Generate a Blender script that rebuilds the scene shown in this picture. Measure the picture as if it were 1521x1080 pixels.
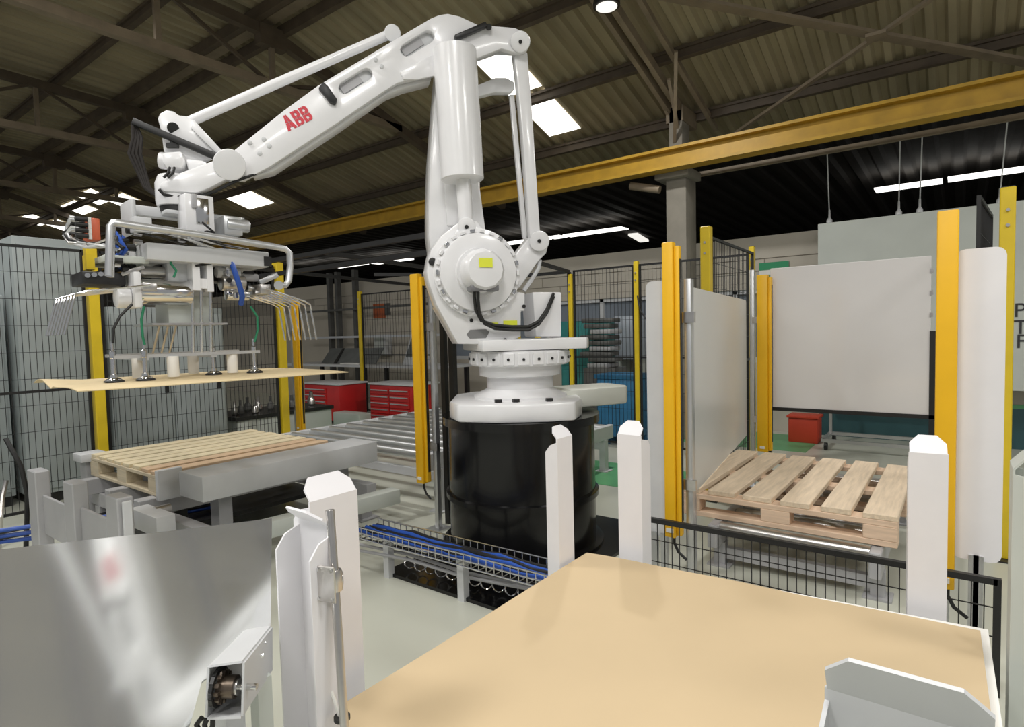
import bpy, bmesh, math, random
from mathutils import Vector, Matrix
from math import sin, cos, tan, atan, radians, pi
random.seed(7)
V = Vector
for o in list(bpy.data.objects): bpy.data.objects.remove(o)
SC = bpy.context.scene
COL = SC.collection

# ------------------------------------------------------------------ camera
FPX = 885.0; CAMH = 1.3
YAW = radians(37); PIT = atan(46/FPX); ROL = atan(.025)
fw = V((-sin(YAW)*cos(PIT), cos(YAW)*cos(PIT), -sin(PIT)))
r0 = V((cos(YAW), sin(YAW), 0)); u0 = r0.cross(fw)
rt = r0*cos(ROL) - u0*sin(ROL); up = u0*cos(ROL) + r0*sin(ROL)
CP = V((0, 0, CAMH))
cd = bpy.data.cameras.new('camera'); cam = bpy.data.objects.new('camera', cd); COL.objects.link(cam)
cd.sensor_fit = 'HORIZONTAL'; cd.sensor_width = 36; cd.lens = FPX/1521*36; cd.clip_start = .05; cd.clip_end = 200
m = Matrix((rt, up, -fw)).transposed().to_4x4(); m.translation = CP
cam.matrix_world = m
SC.camera = cam

# ------------------------------------------------------------------ world, exposure
w = bpy.data.worlds.new('world'); SC.world = w; w.use_nodes = True
w.node_tree.nodes['Background'].inputs[0].default_value = (.97, .985, 1.0, 1)
w.node_tree.nodes['Background'].inputs[1].default_value = .29
vs = SC.view_settings
vs.view_transform = 'Standard'; vs.look = 'None'; vs.gamma = 1; vs.use_curve_mapping = False
vs.exposure = 0.02
LAMP_POWER = 76

# ------------------------------------------------------------------ pixel -> direction helpers
def ray(x, y): return fw + rt*((x-760.5)/FPX) + up*((540-y)/FPX)
def at(x, y, t): return CP + ray(x, y)*t
def aZ(x, y, z): d = ray(x, y); return CP + d*((z-CAMH)/d.z)
def aY(x, y, Y): d = ray(x, y); return CP + d*(Y/d.y)
def aX(x, y, X): d = ray(x, y); return CP + d*(X/d.x)
def aPl(x, y, p, n): d = ray(x, y); return CP + d*((p-CP).dot(n)/d.dot(n))

# ------------------------------------------------------------------ materials
MATS = {}
def mat(name, col, rough=.5, metal=0.0, var=.06, scale=6.0, bump=0.0, emit=None, spec=.5, coat=0, stretch=None, alpha=None, trans=0):
    if name in MATS: return MATS[name]
    m = bpy.data.materials.new(name); m.use_nodes = True
    nt = m.node_tree; b = nt.nodes['Principled BSDF']; L = nt.links
    b.inputs['Roughness'].default_value = rough; b.inputs['Metallic'].default_value = metal
    b.inputs['Specular IOR Level'].default_value = spec
    if coat: b.inputs['Coat Weight'].default_value = coat; b.inputs['Coat Roughness'].default_value = .08
    if trans: b.inputs['Transmission Weight'].default_value = trans
    if alpha is not None: b.inputs['Alpha'].default_value = alpha
    if emit: b.inputs['Emission Color'].default_value = (*col, 1); b.inputs['Emission Strength'].default_value = emit
    tc = nt.nodes.new('ShaderNodeTexCoord'); mp = nt.nodes.new('ShaderNodeMapping')
    L.new(tc.outputs['Object'], mp.inputs[0])
    if stretch: mp.inputs['Scale'].default_value = stretch
    nz = nt.nodes.new('ShaderNodeTexNoise'); nz.inputs['Scale'].default_value = scale; nz.inputs['Detail'].default_value = 5
    L.new(mp.outputs[0], nz.inputs['Vector'])
    rp = nt.nodes.new('ShaderNodeValToRGB')
    rp.color_ramp.elements[0].position = .3; rp.color_ramp.elements[1].position = .72
    rp.color_ramp.elements[0].color = (*[max(0, c*(1-var)) for c in col], 1)
    rp.color_ramp.elements[1].color = (*[min(1, c*(1+var)) for c in col], 1)
    L.new(nz.outputs[0], rp.inputs[0]); L.new(rp.outputs[0], b.inputs['Base Color'])
    if bump:
        bp = nt.nodes.new('ShaderNodeBump'); bp.inputs['Strength'].default_value = bump; bp.inputs['Distance'].default_value = .01
        L.new(nz.outputs[0], bp.inputs['Height']); L.new(bp.outputs[0], b.inputs['Normal'])
    MATS[name] = m
    return m
WHITE = mat('robot_white', (.80, .80, .81), .28, var=.03, coat=.3)
POWDER = mat('white_powder_coat', (.78, .77, .79), .42, var=.03)
GREY = mat('grey_paint', (.40, .40, .41), .42, var=.06)
LGREY = mat('light_grey_paint', (.58, .59, .60), .42, var=.05)
PALEG = mat('pale_green_grey', (.53, .56, .52), .5, var=.05, scale=3)
CABG = mat('cabinet_grey', (.36, .40, .40), .45, var=.08, scale=2)
STEEL = mat('brushed_steel', (.62, .60, .58), .28, 1.0, var=.08, scale=30)
ALU = mat('aluminium', (.66, .67, .68), .35, .85, var=.05)
CHROME = mat('chrome', (.75, .75, .75), .12, 1.0, var=.03)
PLATE = mat('polished_plate', (.84, .86, .86), .095, .85, var=.05, scale=2)
DARK = mat('dark_steel', (.025, .025, .025), .4, .3, var=.2)
BLACK = mat('black_plastic', (.012, .012, .012), .45, var=.2)
GLOSSB = mat('black_gloss_paint', (.004, .004, .0045), .2, var=.2, spec=.35, coat=.15)
YEL = mat('safety_yellow', (.84, .47, .008), .42, var=.05)
LEM = mat('post_yellow', (.72, .52, .02), .4, var=.08)
BEAMY = mat('crane_yellow', (.46, .27, .02), .5, var=.15)
KRAFT = mat('kraft_paper', (.55, .425, .26), .75, var=.05, scale=2.2, bump=.05)
KRAFT2 = mat('kraft_sheet', (.68, .55, .33), .7, var=.07, scale=3)
PAPER = mat('white_board', (.80, .79, .75), .7, var=.05)
WOODP = mat('pine_pale', (.72, .62, .42), .65, var=.12, scale=7, stretch=(9, .8, 9))
WOODT = mat('pine_tan', (.64, .46, .30), .65, var=.12, scale=7, stretch=(9, .8, 9))
WOODR = mat('pine_new', (.74, .60, .44), .65, var=.13, scale=7, stretch=(9, .8, 9))
WOODX = mat('pine_stringer', (.74, .55, .40), .65, var=.12, scale=7, stretch=(.8, 9, 9))
RED = mat('cabinet_red', (.50, .02, .02), .35, var=.08)
ORED = mat('crate_red', (.55, .05, .02), .5, var=.06)
LOGO = mat('logo_red', (.62, .03, .05), .5, var=.02)
ORANGE = mat('valve_orange', (.60, .12, .05), .45)
TEAL = mat('machine_teal', (.03, .20, .19), .5, var=.12)
DTEAL = mat('dado_teal', (.03, .09, .10), .5, var=.1)
BLUE = mat('container_blue', (.03, .17, .34), .5, var=.1)
CBLUE = mat('hose_blue', (.02, .08, .38), .4)
CGREEN = mat('hose_green', (.02, .20, .10), .4)
GREENF = mat('floor_green', (.12, .38, .17), .4, var=.12, scale=3)
LABELY = mat('label_yellow', (.75, .80, .05), .5, var=.02)
ROOF = mat('roof_sheet', (.37, .315, .20), .6, .1, var=.22, scale=1.6, stretch=(1.5, .3, 1))
PURL = mat('purlin_brown', (.10, .075, .05), .6, var=.2)
TRUSS = mat('truss_brown', (.24, .19, .13), .55, var=.18)
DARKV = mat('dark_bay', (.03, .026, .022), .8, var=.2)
CREAM = mat('cream_wall', (.52, .48, .41), .7, var=.07, scale=1.4)
BRWALL = mat('mortar', (.36, .33, .28), .8, var=.06)
CONC = mat('column_concrete', (.25, .23, .19), .75, var=.18, scale=4)
GLASSB = mat('window_blue_grey', (.20, .23, .27), .15, var=.1, scale=2)
FLOOR = mat('painted_floor', (.56, .57, .49), .30, var=.09, scale=.9, bump=.0)
SKYL = mat('skylight_sheet', (1, .98, .92), .5, emit=2.2, var=0)
LENS = mat('lamp_lens', (1, .97, .9), .3, emit=.9, var=0)
OSTRIP = mat('orange_pipe', (.45, .20, .03), .5)
BOARDW = mat('gloss_white_board', (.80, .78, .77), .12, .08, var=.03, scale=1.5)
PANELW = mat('white_panel', (.66, .68, .67), .3, .15, var=.03, scale=1.5)
TEXTD = mat('text_dark', (.03, .03, .035), .6)
SIGNG = mat('sign_green', (.02, .28, .12), .5)
SIGNO = mat('sign_orange', (.50, .12, .04), .5)
BENCH = mat('bench_dark', (.10, .10, .095), .5, var=.25)
SCREEN = mat('tilted_panel', (.13, .14, .14), .4, var=.15)

# ------------------------------------------------------------------ mesh builder
ORG = {}
class MB:
    def __init__(s): s.bm = bmesh.new()
    def _face(s, vs):
        try: return s.bm.faces.new(vs)
        except ValueError: return None
    def box(s, c, size, ax=None):
        c = V(c); X, Y, Z = ax if ax else (V((1, 0, 0)), V((0, 1, 0)), V((0, 0, 1)))
        h = [d/2 for d in size]; vs = []
        for k in (-1, 1):
            for j in (-1, 1):
                for i in (-1, 1): vs.append(s.bm.verts.new(c + X*(i*h[0]) + Y*(j*h[1]) + Z*(k*h[2])))
        for f in ((0, 2, 3, 1), (4, 5, 7, 6), (0, 1, 5, 4), (2, 6, 7, 3), (0, 4, 6, 2), (1, 3, 7, 5)):
            s._face([vs[i] for i in f])
        return s
    def bb(s, x0, x1, y0, y1, z0, z1):
        return s.box(((x0+x1)/2, (y0+y1)/2, (z0+z1)/2), (abs(x1-x0), abs(y1-y0), abs(z1-z0)))
    def bar(s, a, b, w, h, upv=(0, 0, 1)):
        a, b = V(a), V(b); d = b-a; L = d.length; d = d/L
        upv = V(upv)
        if abs(d.dot(upv.normalized())) > .98: upv = V((0, 1, 0)) if abs(d.y) < .9 else V((1, 0, 0))
        sd = d.cross(upv).normalized(); u = sd.cross(d)
        return s.box((a+b)/2, (L, w, h), (d, sd, u))
    def cyl(s, a, b, r, r2=None, seg=16, cap=True):
        a, b = V(a), V(b); d = (b-a).normalized(); r2 = r if r2 is None else r2
        q = V((0, 0, 1)) if abs(d.z) < .9 else V((1, 0, 0))
        e1 = d.cross(q).normalized(); e2 = d.cross(e1)
        A, B = [], []
        for i in range(seg):
            t = 2*pi*i/seg; o = e1*cos(t)+e2*sin(t)
            A.append(s.bm.verts.new(a+o*r)); B.append(s.bm.verts.new(b+o*r2))
        for i in range(seg):
            j = (i+1) % seg; s._face([A[i], A[j], B[j], B[i]])
        if cap: s._face(A[::-1]); s._face(B)
        return s
    def tube(s, pts, r, seg=8):
        pts = [V(p) for p in pts]; rings = []; e1 = None
        for k, p in enumerate(pts):
            d = (pts[min(k+1, len(pts)-1)]-pts[max(k-1, 0)]).normalized()
            if e1 is None:
                q = V((0, 0, 1)) if abs(d.z) < .9 else V((1, 0, 0)); e1 = d.cross(q).normalized()
            else:
                e1 = (e1-d*e1.dot(d)).normalized()
            e2 = d.cross(e1)
            rings.append([s.bm.verts.new(p+(e1*cos(2*pi*i/seg)+e2*sin(2*pi*i/seg))*r) for i in range(seg)])
        for a, b in zip(rings, rings[1:]):
            for i in range(seg):
                j = (i+1) % seg; s._face([a[i], a[j], b[j], b[i]])
        s._face(rings[0][::-1]); s._face(rings[-1])
        return s
    def lathe(s, o, axis, prof, seg=32):
        o = V(o); d = V(axis).normalized(); q = V((0, 0, 1)) if abs(d.z) < .9 else V((1, 0, 0))
        e1 = d.cross(q).normalized(); e2 = d.cross(e1); rings = []
        for r, h in prof:
            rings.append([s.bm.verts.new(o+d*h+(e1*cos(2*pi*i/seg)+e2*sin(2*pi*i/seg))*max(r, 1e-4)) for i in range(seg)])
        for a, b in zip(rings, rings[1:]):
            for i in range(seg):
                j = (i+1) % seg; s._face([a[i], a[j], b[j], b[i]])
        s._face(rings[0][::-1]); s._face(rings[-1])
        return s
    def prism(s, pts, vec, holes=()):
        vec = V(vec); loops = [pts]+list(holes); edges = []
        for lp in loops:
            vs = [s.bm.verts.new(V(p)) for p in lp]
            for i in range(len(vs)): edges.append(s.bm.edges.new((vs[i], vs[(i+1) % len(vs)])))
        if holes:
            res = bmesh.ops.triangle_fill(s.bm, edges=edges, use_beauty=True, use_dissolve=False)
            fs = [g for g in res['geom'] if isinstance(g, bmesh.types.BMFace)]
        else:
            fs = [s.bm.faces.new(vs)]
        ex = bmesh.ops.extrude_face_region(s.bm, geom=fs, use_keep_orig=True)
        nv = [g for g in ex['geom'] if isinstance(g, bmesh.types.BMVert)]
        bmesh.ops.translate(s.bm, verts=nv, vec=vec)
        return s
    def quadsheet(s, p00, p10, p11, p01, th, nx=1, ny=1, fn=None):
        g = []
        for j in range(ny+1):
            for i in range(nx+1):
                a, b = i/nx, j/ny
                p = (V(p00)*(1-a)+V(p10)*a)*(1-b)+(V(p01)*(1-a)+V(p11)*a)*b
                if fn: p = p+fn(a, b)
                g.append(p)
        top = [s.bm.verts.new(p) for p in g]; bot = [s.bm.verts.new(p-V((0, 0, th))) for p in g]
        n = nx+1
        for j in range(ny):
            for i in range(nx):
                a = j*n+i
                s._face([top[a], top[a+1], top[a+n+1], top[a+n]]); s._face([bot[a], bot[a+n], bot[a+n+1], bot[a+1]])
        bd = [i for i in range(n)]+[j*n+nx for j in range(1, ny+1)]+[ny*n+i for i in range(nx-1, -1, -1)]+[j*n for j in range(ny-1, 0, -1)]
        for k in range(len(bd)):
            a, b = bd[k], bd[(k+1) % len(bd)]
            s._face([top[a], bot[a], bot[b], top[b]])
        return s
    def build(s, name, material, parent=None, bevel=0, bseg=2, smooth=35, origin=None, recalc=True):
        bm = s.bm
        if recalc: bmesh.ops.recalc_face_normals(bm, faces=bm.faces)
        if bevel:
            es = [e for e in bm.edges if len(e.link_faces) == 2 and e.calc_face_angle(0) > .6]
            bmesh.ops.bevel(bm, geom=es, offset=bevel, segments=bseg, affect='EDGES', profile=.5, clamp_overlap=True)
        if parent is not None: org = ORG[parent.name]
        elif origin is not None: org = V(origin)
        else:
            xs = [v.co for v in bm.verts]
            org = V(((min(v.x for v in xs)+max(v.x for v in xs))/2, (min(v.y for v in xs)+max(v.y for v in xs))/2, min(v.z for v in xs)))
        for v in bm.verts: v.co -= org
        me = bpy.data.meshes.new(name); bm.to_mesh(me); bm.free()
        me.materials.append(material)
        if smooth:
            me.shade_smooth(); me.set_sharp_from_angle(angle=radians(smooth))
        o = bpy.data.objects.new(name, me); COL.objects.link(o)
        if parent is not None: o.parent = parent
        else: o.location = org
        ORG[o.name] = org
        return o
def tag(o, label, cat, group=None):
    o['label'] = label; o['category'] = cat
    if group: o['group'] = group
    return o
def thing(name, loc, label, cat, group=None):
    o = bpy.data.objects.new(name, None); COL.objects.link(o); o.location = V(loc); o.empty_display_size = .1
    ORG[o.name] = V(loc)
    return tag(o, label, cat, group)
def struct(o): o['kind'] = 'structure'; return o
def stuff(o): o['kind'] = 'stuff'; return o
def dup(o, loc, rz=0, label=None, parent=None):
    c = o.copy(); COL.objects.link(c)
    if parent is None: c.location = V(loc); c.rotation_euler = (0, 0, rz)
    else: c.parent = parent
    if label: c['label'] = label
    for ch in [x for x in bpy.data.objects if x.parent == o]: dup(ch, None, 0, None, c)
    return c
def rotz(v, a): return V((v[0]*cos(a)-v[1]*sin(a), v[0]*sin(a)+v[1]*cos(a), v[2] if len(v) > 2 else 0))

# ================================================================== SETTING
fl = MB(); fl.bb(-30, 8, -4, 18, -.1, 0)
struct(fl.build('floor', FLOOR, smooth=0))
RY, RZ, RS = 3.9, 4.9, .3                       # roof break line and fall
EAVE = 8.3
def roofz(Y): return RZ+.03*(RY-Y) if Y < RY else RZ-RS*(Y-RY)
def aRoof(x, y, off=0.0):
    d = ray(x, y); t = (RZ+RS*RY-off-CAMH)/(d.z+RS*d.y); return CP+d*t
def corrugated(x0, x1, prof, pitch, amp):
    mb = MB(); k = 0; x = x0; rows = []
    while x < x1:
        for dx, h in ((0, 0), (.35, 0), (.5, 1), (.85, 1)): rows.append((x+dx*pitch, h*amp))
        x += pitch
    g = [[mb.bm.verts.new((X, Y, Z+h)) for X, h in rows] for Y, Z in prof]
    for a, b in zip(g, g[1:]):
        for i in range(len(rows)-1): mb._face([a[i], a[i+1], b[i+1], b[i]])
    return mb
ceil_ = struct(corrugated(-28, 7, [(-4, roofz(-4)), (RY, RZ), (EAVE, roofz(EAVE))], .17, .05).build('ceiling', ROOF, smooth=0, recalc=False))
# purlins, parts of the ceiling
for i, Y in enumerate((.7, 1.9, 2.95, 3.72, 4.05, 5.1, 6.15, 7.2, 8.1)):
    mb = MB(); z = roofz(Y)-.08
    if Y in (3.72, 4.05): mb.bb(-28, 7, Y-.035, Y+.035, z-.06, z+.06)
    else:
        mb.bb(-28, 7, Y-.035, Y+.035, z+.03, z+.06); mb.bb(-28, 7, Y-.01, Y+.01, z-.05, z+.06); mb.bb(-28, 7, Y-.035, Y+.035, z-.06, z-.05)
    mb.build('purlin', PURL, ceil_, smooth=0)
mb = MB(); mb.bb(-28, 7, 3.82, 3.95, RZ-.08, RZ-.06); mb.build('ridge_strip', TRUSS, ceil_, smooth=0)
# skylight sheets set in the roof
def skylight(X0, X1, Y0, Y1):
    mb = MB(); d = .012
    pts = [V((X0, Y0, roofz(Y0)-d)), V((X1, Y0, roofz(Y0)-d)), V((X1, Y1, roofz(Y1)-d)), V((X0, Y1, roofz(Y1)-d))]
    mb.prism(pts, (0, 0, .008))
    mb.build('skylight_sheet', SKYL, ceil_, smooth=0)
a = aRoof(816, 201); b = aRoof(862, 189)
skylight(a.x, b.x, 6.22, 6.98); skylight(a.x, b.x, 5.16, 6.08)
for (x0, y0), (x1, y1) in (((328, 290), (390, 305)), ((112, 290), (150, 297)), ((158, 296), (174, 303)), ((90, 306), (118, 315)), ((28, 324), (62, 331)), ((66, 332), (96, 339))):
    a = aRoof(x0, y0); b = aRoof(x1, y1)
    ya, yb = sorted((a.y, b.y)); ya, yb = (ya, max(yb, ya+.45))
    xa, xb = sorted((a.x, b.x)); xb = max(xb, xa+.9)
    skylight(xa, xb, ya, min(yb, ya+.75))
# roof trusses
def truss(X, label, yend=8.1, bot=4.13):
    t = thing('roof_truss', (X, 3, bot), label, 'truss', 'roof trusses')
    MB().bar((X, -3.5, roofz(-3.5)-.2), (X, RY, RZ-.2), .09, .11).build('top_chord', PURL, t, smooth=0)
    MB().bar((X, RY, RZ-.2), (X, yend, roofz(yend)-.2), .09, .11).build('top_chord', PURL, t, smooth=0)
    ye = RY+(RZ-.2-bot)/RS
    MB().bar((X, -3.5, bot), (X, ye, bot), .09, .09).build('bottom_chord', TRUSS, t, smooth=0)
    ys = [-2.1, -.9, .3, 1.5, 2.7, 3.9, 4.9]
    for k, Y in enumerate(ys):
        MB().bar((X, Y, bot), (X, Y, roofz(Y)-.2), .05, .05).build('web_post', TRUSS, t, smooth=0)
        if k+1 < len(ys):
            Y2 = ys[k+1]; a, b = ((X, Y, bot), (X, Y2, roofz(Y2)-.2)) if k % 2 else ((X, Y, roofz(Y)-.2), (X, Y2, bot))
            MB().bar(a, b, .035, .035).build('web_diagonal', PURL, t, smooth=0)
    MB().bb(X-.06, X+.06, RY-.16, RY+.16, RZ-.36, RZ-.14).build('gusset', PURL, t, smooth=0)
for X, nth in ((-6.2, 'first'), (-9.8, 'second'), (-13.4, 'third'), (-17.0, 'fourth'), (-20.6, 'fifth')):
    truss(X, 'brown lattice roof truss, %s truss away from the concrete column' % nth)
# rafter over the concrete column
CX = -2.66; CY = 6.85
t = thing('roof_rafter', (CX, 6, 4), 'double angle steel rafter running up from the concrete column head', 'rafter')
for dx in (-.07, .05):
    MB().bar((CX+dx, CY+.1, roofz(CY+.1)-.2), (CX+dx, RY, RZ-.2), .05, .1).build('angle', TRUSS, t, smooth=0)
MB().bar((CX+.25, CY+.6, roofz(CY+.6)-.12), (CX+.25, RY, RZ-.12), .05, .06).build('angle', TRUSS, t, smooth=0)
MB().bb(CX-.1, CX+.1, CY-.1, CY+.35, roofz(CY)-.34, roofz(CY)-.16).build('gusset', TRUSS, t, smooth=0)
for k in range(3):
    MB().bar((CX, CY+.3-.2*k, 3.45), (CX+.22*k-.1, CY-.2-.35*k, roofz(CY-.2-.35*k)-.2), .035, .035).build('strut', TRUSS, t, smooth=0)
# cross bracing under the roof
t = thing('roof_bracing', aRoof(1300, 55, .25), 'crossed flat roof braces with a square gusset at their crossing', 'bracing')
for a, b, w in (((975, -8), (1560, 99), .11), ((1398, -12), (1078, 208), .05)):
    MB().bar(aRoof(*a, .24), aRoof(*b, .24), w, .03).build('brace', TRUSS, t, smooth=0)
p = aRoof(1302, 54, .26)
MB().box(p, (.16, .16, .03)).build('gusset', TRUSS, t, smooth=0)
# concrete column
t = thing('concrete_column', (CX, CY, 0), 'grey brown concrete column carrying the yellow crane beam', 'column')
MB().bb(CX-.10, CX+.14, CY-.13, CY+.2, 0, 3.08).build('shaft', CONC, t, bevel=.012)
MB().bb(CX-.07, CX+.09, CY-.1, CY+.14, 3.08, roofz(CY)-.16).build('upper_shaft', CONC, t, bevel=.01)
MB().bb(CX-.2, CX+.2, CY-.22, CY+.2, 3.02, 3.12).build('corbel', CONC, t, bevel=.01)
mb = MB(); mb.cyl((CX-.16, CY-.16, 2.92), (CX-.52, CY-.18, 3.02), .045); mb.build('stub_pipe', TRUSS, t)
# crane runway beam (I section)
BY = CY-.32; p = aY(1020, 232, BY); bz = p.z
t = thing('crane_beam', (-8, BY, bz-.12), 'long yellow crane runway beam spanning the hall', 'beam')
MB().bb(-22, 7, BY-.09, BY+.09, bz+.085, bz+.115).build('flange', BEAMY, t, smooth=0)
MB().bb(-22, 7, BY-.012, BY+.012, bz-.09, bz+.09).build('web', BEAMY, t, smooth=0)
MB().bb(-22, 7, BY-.09, BY+.09, bz-.115, bz-.085).build('flange', BEAMY, t, smooth=0)
# brown conduit under the beam, wires, hung panel
p0 = aY(1250, 221, 7.1)
o = MB().bar((CX-.3, 7.1, p0.z), (7, 7.1, p0.z), .05, .05).build('conduit_rail', TRUSS, smooth=0)
tag(o, 'thin brown horizontal rail below the yellow crane beam', 'rail')
WALLY = 7.8
HP = 7.45; zt = aY(1215, 333, HP).z; x0 = aY(1215, 333, HP).x
o = MB().bb(x0, 4.5, HP, HP+.04, .62, zt).build('hanging_partition', PALEG, smooth=0)
tag(o, 'large pale green grey partition panel hung on thin wires', 'partition')
for px in (1232, 1335, 1366, 1485):
    a = aY(px, 320, HP+.02)
    t = thing('suspension_wire', (a.x, HP+.02, zt), 'thin suspension wire with a small clamp holding the hanging partition panel', 'wire', 'wires of the hanging partition')
    MB().cyl((a.x, HP+.02, zt+.08), (a.x+.03, 7.13, p0.z), .006, seg=6).build('wire', LGREY, t)
    MB().lathe((a.x, HP+.02, zt), (0, 0, 1), [(.03, 0), (.03, .03), (.012, .06), (.01, .14)], 10).build('clamp', LGREY, t)
# back wall with block courses and window band
wt = aY(1150, 349, WALLY).z
mb = MB(); WB = 1.78; WS = .85
mb.bb(-26, 7, WALLY, WALLY+.2, 0, WS); mb.bb(-26, 7, WALLY, WALLY+.2, WB, wt)
mb.bb(-26, -7.2, WALLY, WALLY+.2, WS, WB); mb.bb(-1.9, 7, WALLY, WALLY+.2, WS, WB)
wb = struct(mb.build('wall_back', BRWALL, smooth=0))
bm_ = None; bh, bw = .148, .66
z = WB+.06; row = 0
while z+bh < wt-.19:
    x = -11.5+(bw/2 if row % 2 else 0)
    while x < 0:
        if bm_ is None:
            bm_ = MB().bb(0, bw-.014, -.012, 0, 0, bh-.012).build('wall_block', CREAM, wb, smooth=0)
            bm_.data.transform(Matrix.Translation(ORG[wb.name])); me = bm_.data; bpy.data.objects.remove(bm_)
        o = bpy.data.objects.new('wall_block', me); COL.objects.link(o); o.parent = wb
        o.location = V((x, WALLY, z))-ORG[wb.name]
        x += bw
    z += bh; row += 1
MB().bb(-26, 7, WALLY-.015, WALLY, z, wt).build('capping_beam', CREAM, wb, smooth=0)
MB().bb(-26, 7, WALLY-.03, WALLY, WB-.02, WB+.055).build('lintel', CREAM, wb, smooth=0)
MB().bb(-26, -1.33, WALLY-.012, WALLY, 0, .45).build('plaster_band', CREAM, wb, smooth=0)
MB().bb(-26, 7, WALLY-.012, WALLY, .45, .85).build('plaster_band', CREAM, wb, smooth=0)
MB().bb(-1.9, 7, WALLY-.012, WALLY, .85, WB-.02).build('plaster_band', CREAM, wb, smooth=0)
MB().bb(-26, -7.2, WALLY-.012, WALLY, .85, WB-.02).build('plaster_band', CREAM, wb, smooth=0)
MB().bb(-1.33, 7, WALLY-.02, WALLY, 0, .41).build('dado', DTEAL, wb, smooth=0)
MB().bb(-1.33, 7, WALLY-.022, WALLY, .41, .45).build('dado_stripe', GREENF, wb, smooth=0)
mb = MB(); fr = [-7.2, -6.1, -5.15, -4.2, -3.25, -2.3, -1.9]
for x in fr: mb.bb(x-.03, x+.03, WALLY-.01, WALLY+.1, WS, WB)
mb.bb(-7.2, -1.9, WALLY-.01, WALLY+.1, WS, WS+.06); mb.bb(-7.2, -1.9, WALLY-.01, WALLY+.1, WB-.07, WB-.02)
wi = struct(mb.build('window_1', LGREY, smooth=0))
for xa, xb in zip(fr, fr[1:]):
    MB().bb(xa+.03, xb-.03, WALLY+.04, WALLY+.05, WS+.06, WB-.07).build('pane', GLASSB, wi, smooth=0)
# bay behind the low wall: dark roof, far wall, strip skylights
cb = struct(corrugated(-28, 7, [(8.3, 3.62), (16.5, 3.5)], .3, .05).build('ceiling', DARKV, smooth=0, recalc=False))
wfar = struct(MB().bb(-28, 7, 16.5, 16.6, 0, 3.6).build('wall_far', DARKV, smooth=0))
struct(MB().bb(-28.2, -28, -4, 16.5, 0, 6).build('wall_left', BRWALL, smooth=0))
SY = 10.4
def strip(x0, y0, x1, y1, dy=.34):
    a = aZ(x0, y0, 3.35); b = aZ(x1, y1, 3.35)
    MB().bb(a.x, b.x, a.y-dy/2, a.y+dy/2, 3.35, 3.37).build('skylight_strip', SKYL, cb, smooth=0)
for q in ((842, 351, 920, 337), (818, 354, 834, 351), (750, 363, 812, 354), (1300, 284, 1400, 272), (1408, 268, 1545, 251), (556, 392, 600, 384), (498, 398, 540, 392), (440, 404, 486, 398)):
    strip(*q)
a = aY(1095, 323, 16.44); b = aY(1225, 310, 16.44)
MB().bb(a.x, b.x, 16.42, 16.5, a.z-.06, a.z+.06).build('orange_strip', OSTRIP, wfar)
a = aZ(940, 349, 3.5); tag(MB().bar(aZ(940, 348, 3.50), aZ(957, 358, 3.50), .22, .05).build('strip_lamp', LENS), 'small slanted strip lamp in the dark bay behind the column', 'lamp')
# floor markings
tag(MB().bb(-9, -1.6, 4.4, 5.2, 0, .003).build('floor_stripe', GREENF, smooth=0), 'green painted walkway stripe on the floor behind the robot', 'floor marking')
tag(MB().bb(-2.6, -1.25, 6.6, 7.6, 0, .003).build('floor_stripe', GREENF, smooth=0), 'green painted patch on the floor beside the red crate', 'floor marking')
# high bay lamps
def lamp(x, y, z, label, power=LAMP_POWER, r=.3, size=1.0):
    t = thing('high_bay_lamp', (x, y, z), label, 'lamp', 'high bay lamps')
    MB().lathe((x, y, z), (0, 0, 1), [(r, 0), (r*1.03, .02), (r*.9, .1), (r*.45, .22), (.07, .26), (.07, .36)], 28).build('shade', DARK, t)
    MB().lathe((x, y, z), (0, 0, 1), [(r*.8, -.006), (r*.8, .004)], 28).build('lens', LENS, t)
    MB().cyl((x, y, z+.36), (x, y, roofz(y)+.01), .012, seg=8).build('hanger', DARK, t)
    if power:
        ld = bpy.data.lights.new('lamp_light', 'AREA'); ld.shape = 'DISK'; ld.size = size; ld.energy = power; ld.color = (1, .98, .95)
        lo = bpy.data.objects.new('lamp_light', ld); COL.objects.link(lo); lo.parent = t; lo.location = (0, 0, -.03)
    return t
p = at(901, 10, 5.2); lamp(p.x, p.y, p.z, 'round black high bay lamp under the rafter', 60, r=.115, size=.2)
for x, y, z in ((-3.6, .3, 4.5), (-.2, .2, 4.5), (2.6, 1.6, 4.5), (-1.6, -2.4, 4.6), (-6.6, 1.2, 4.4), (1.6, -2.4, 4.6), (3.4, 4.6, 3.9)):
    lamp(x, y, z, 'large black high bay lamp hung over the robot cell')

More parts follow.
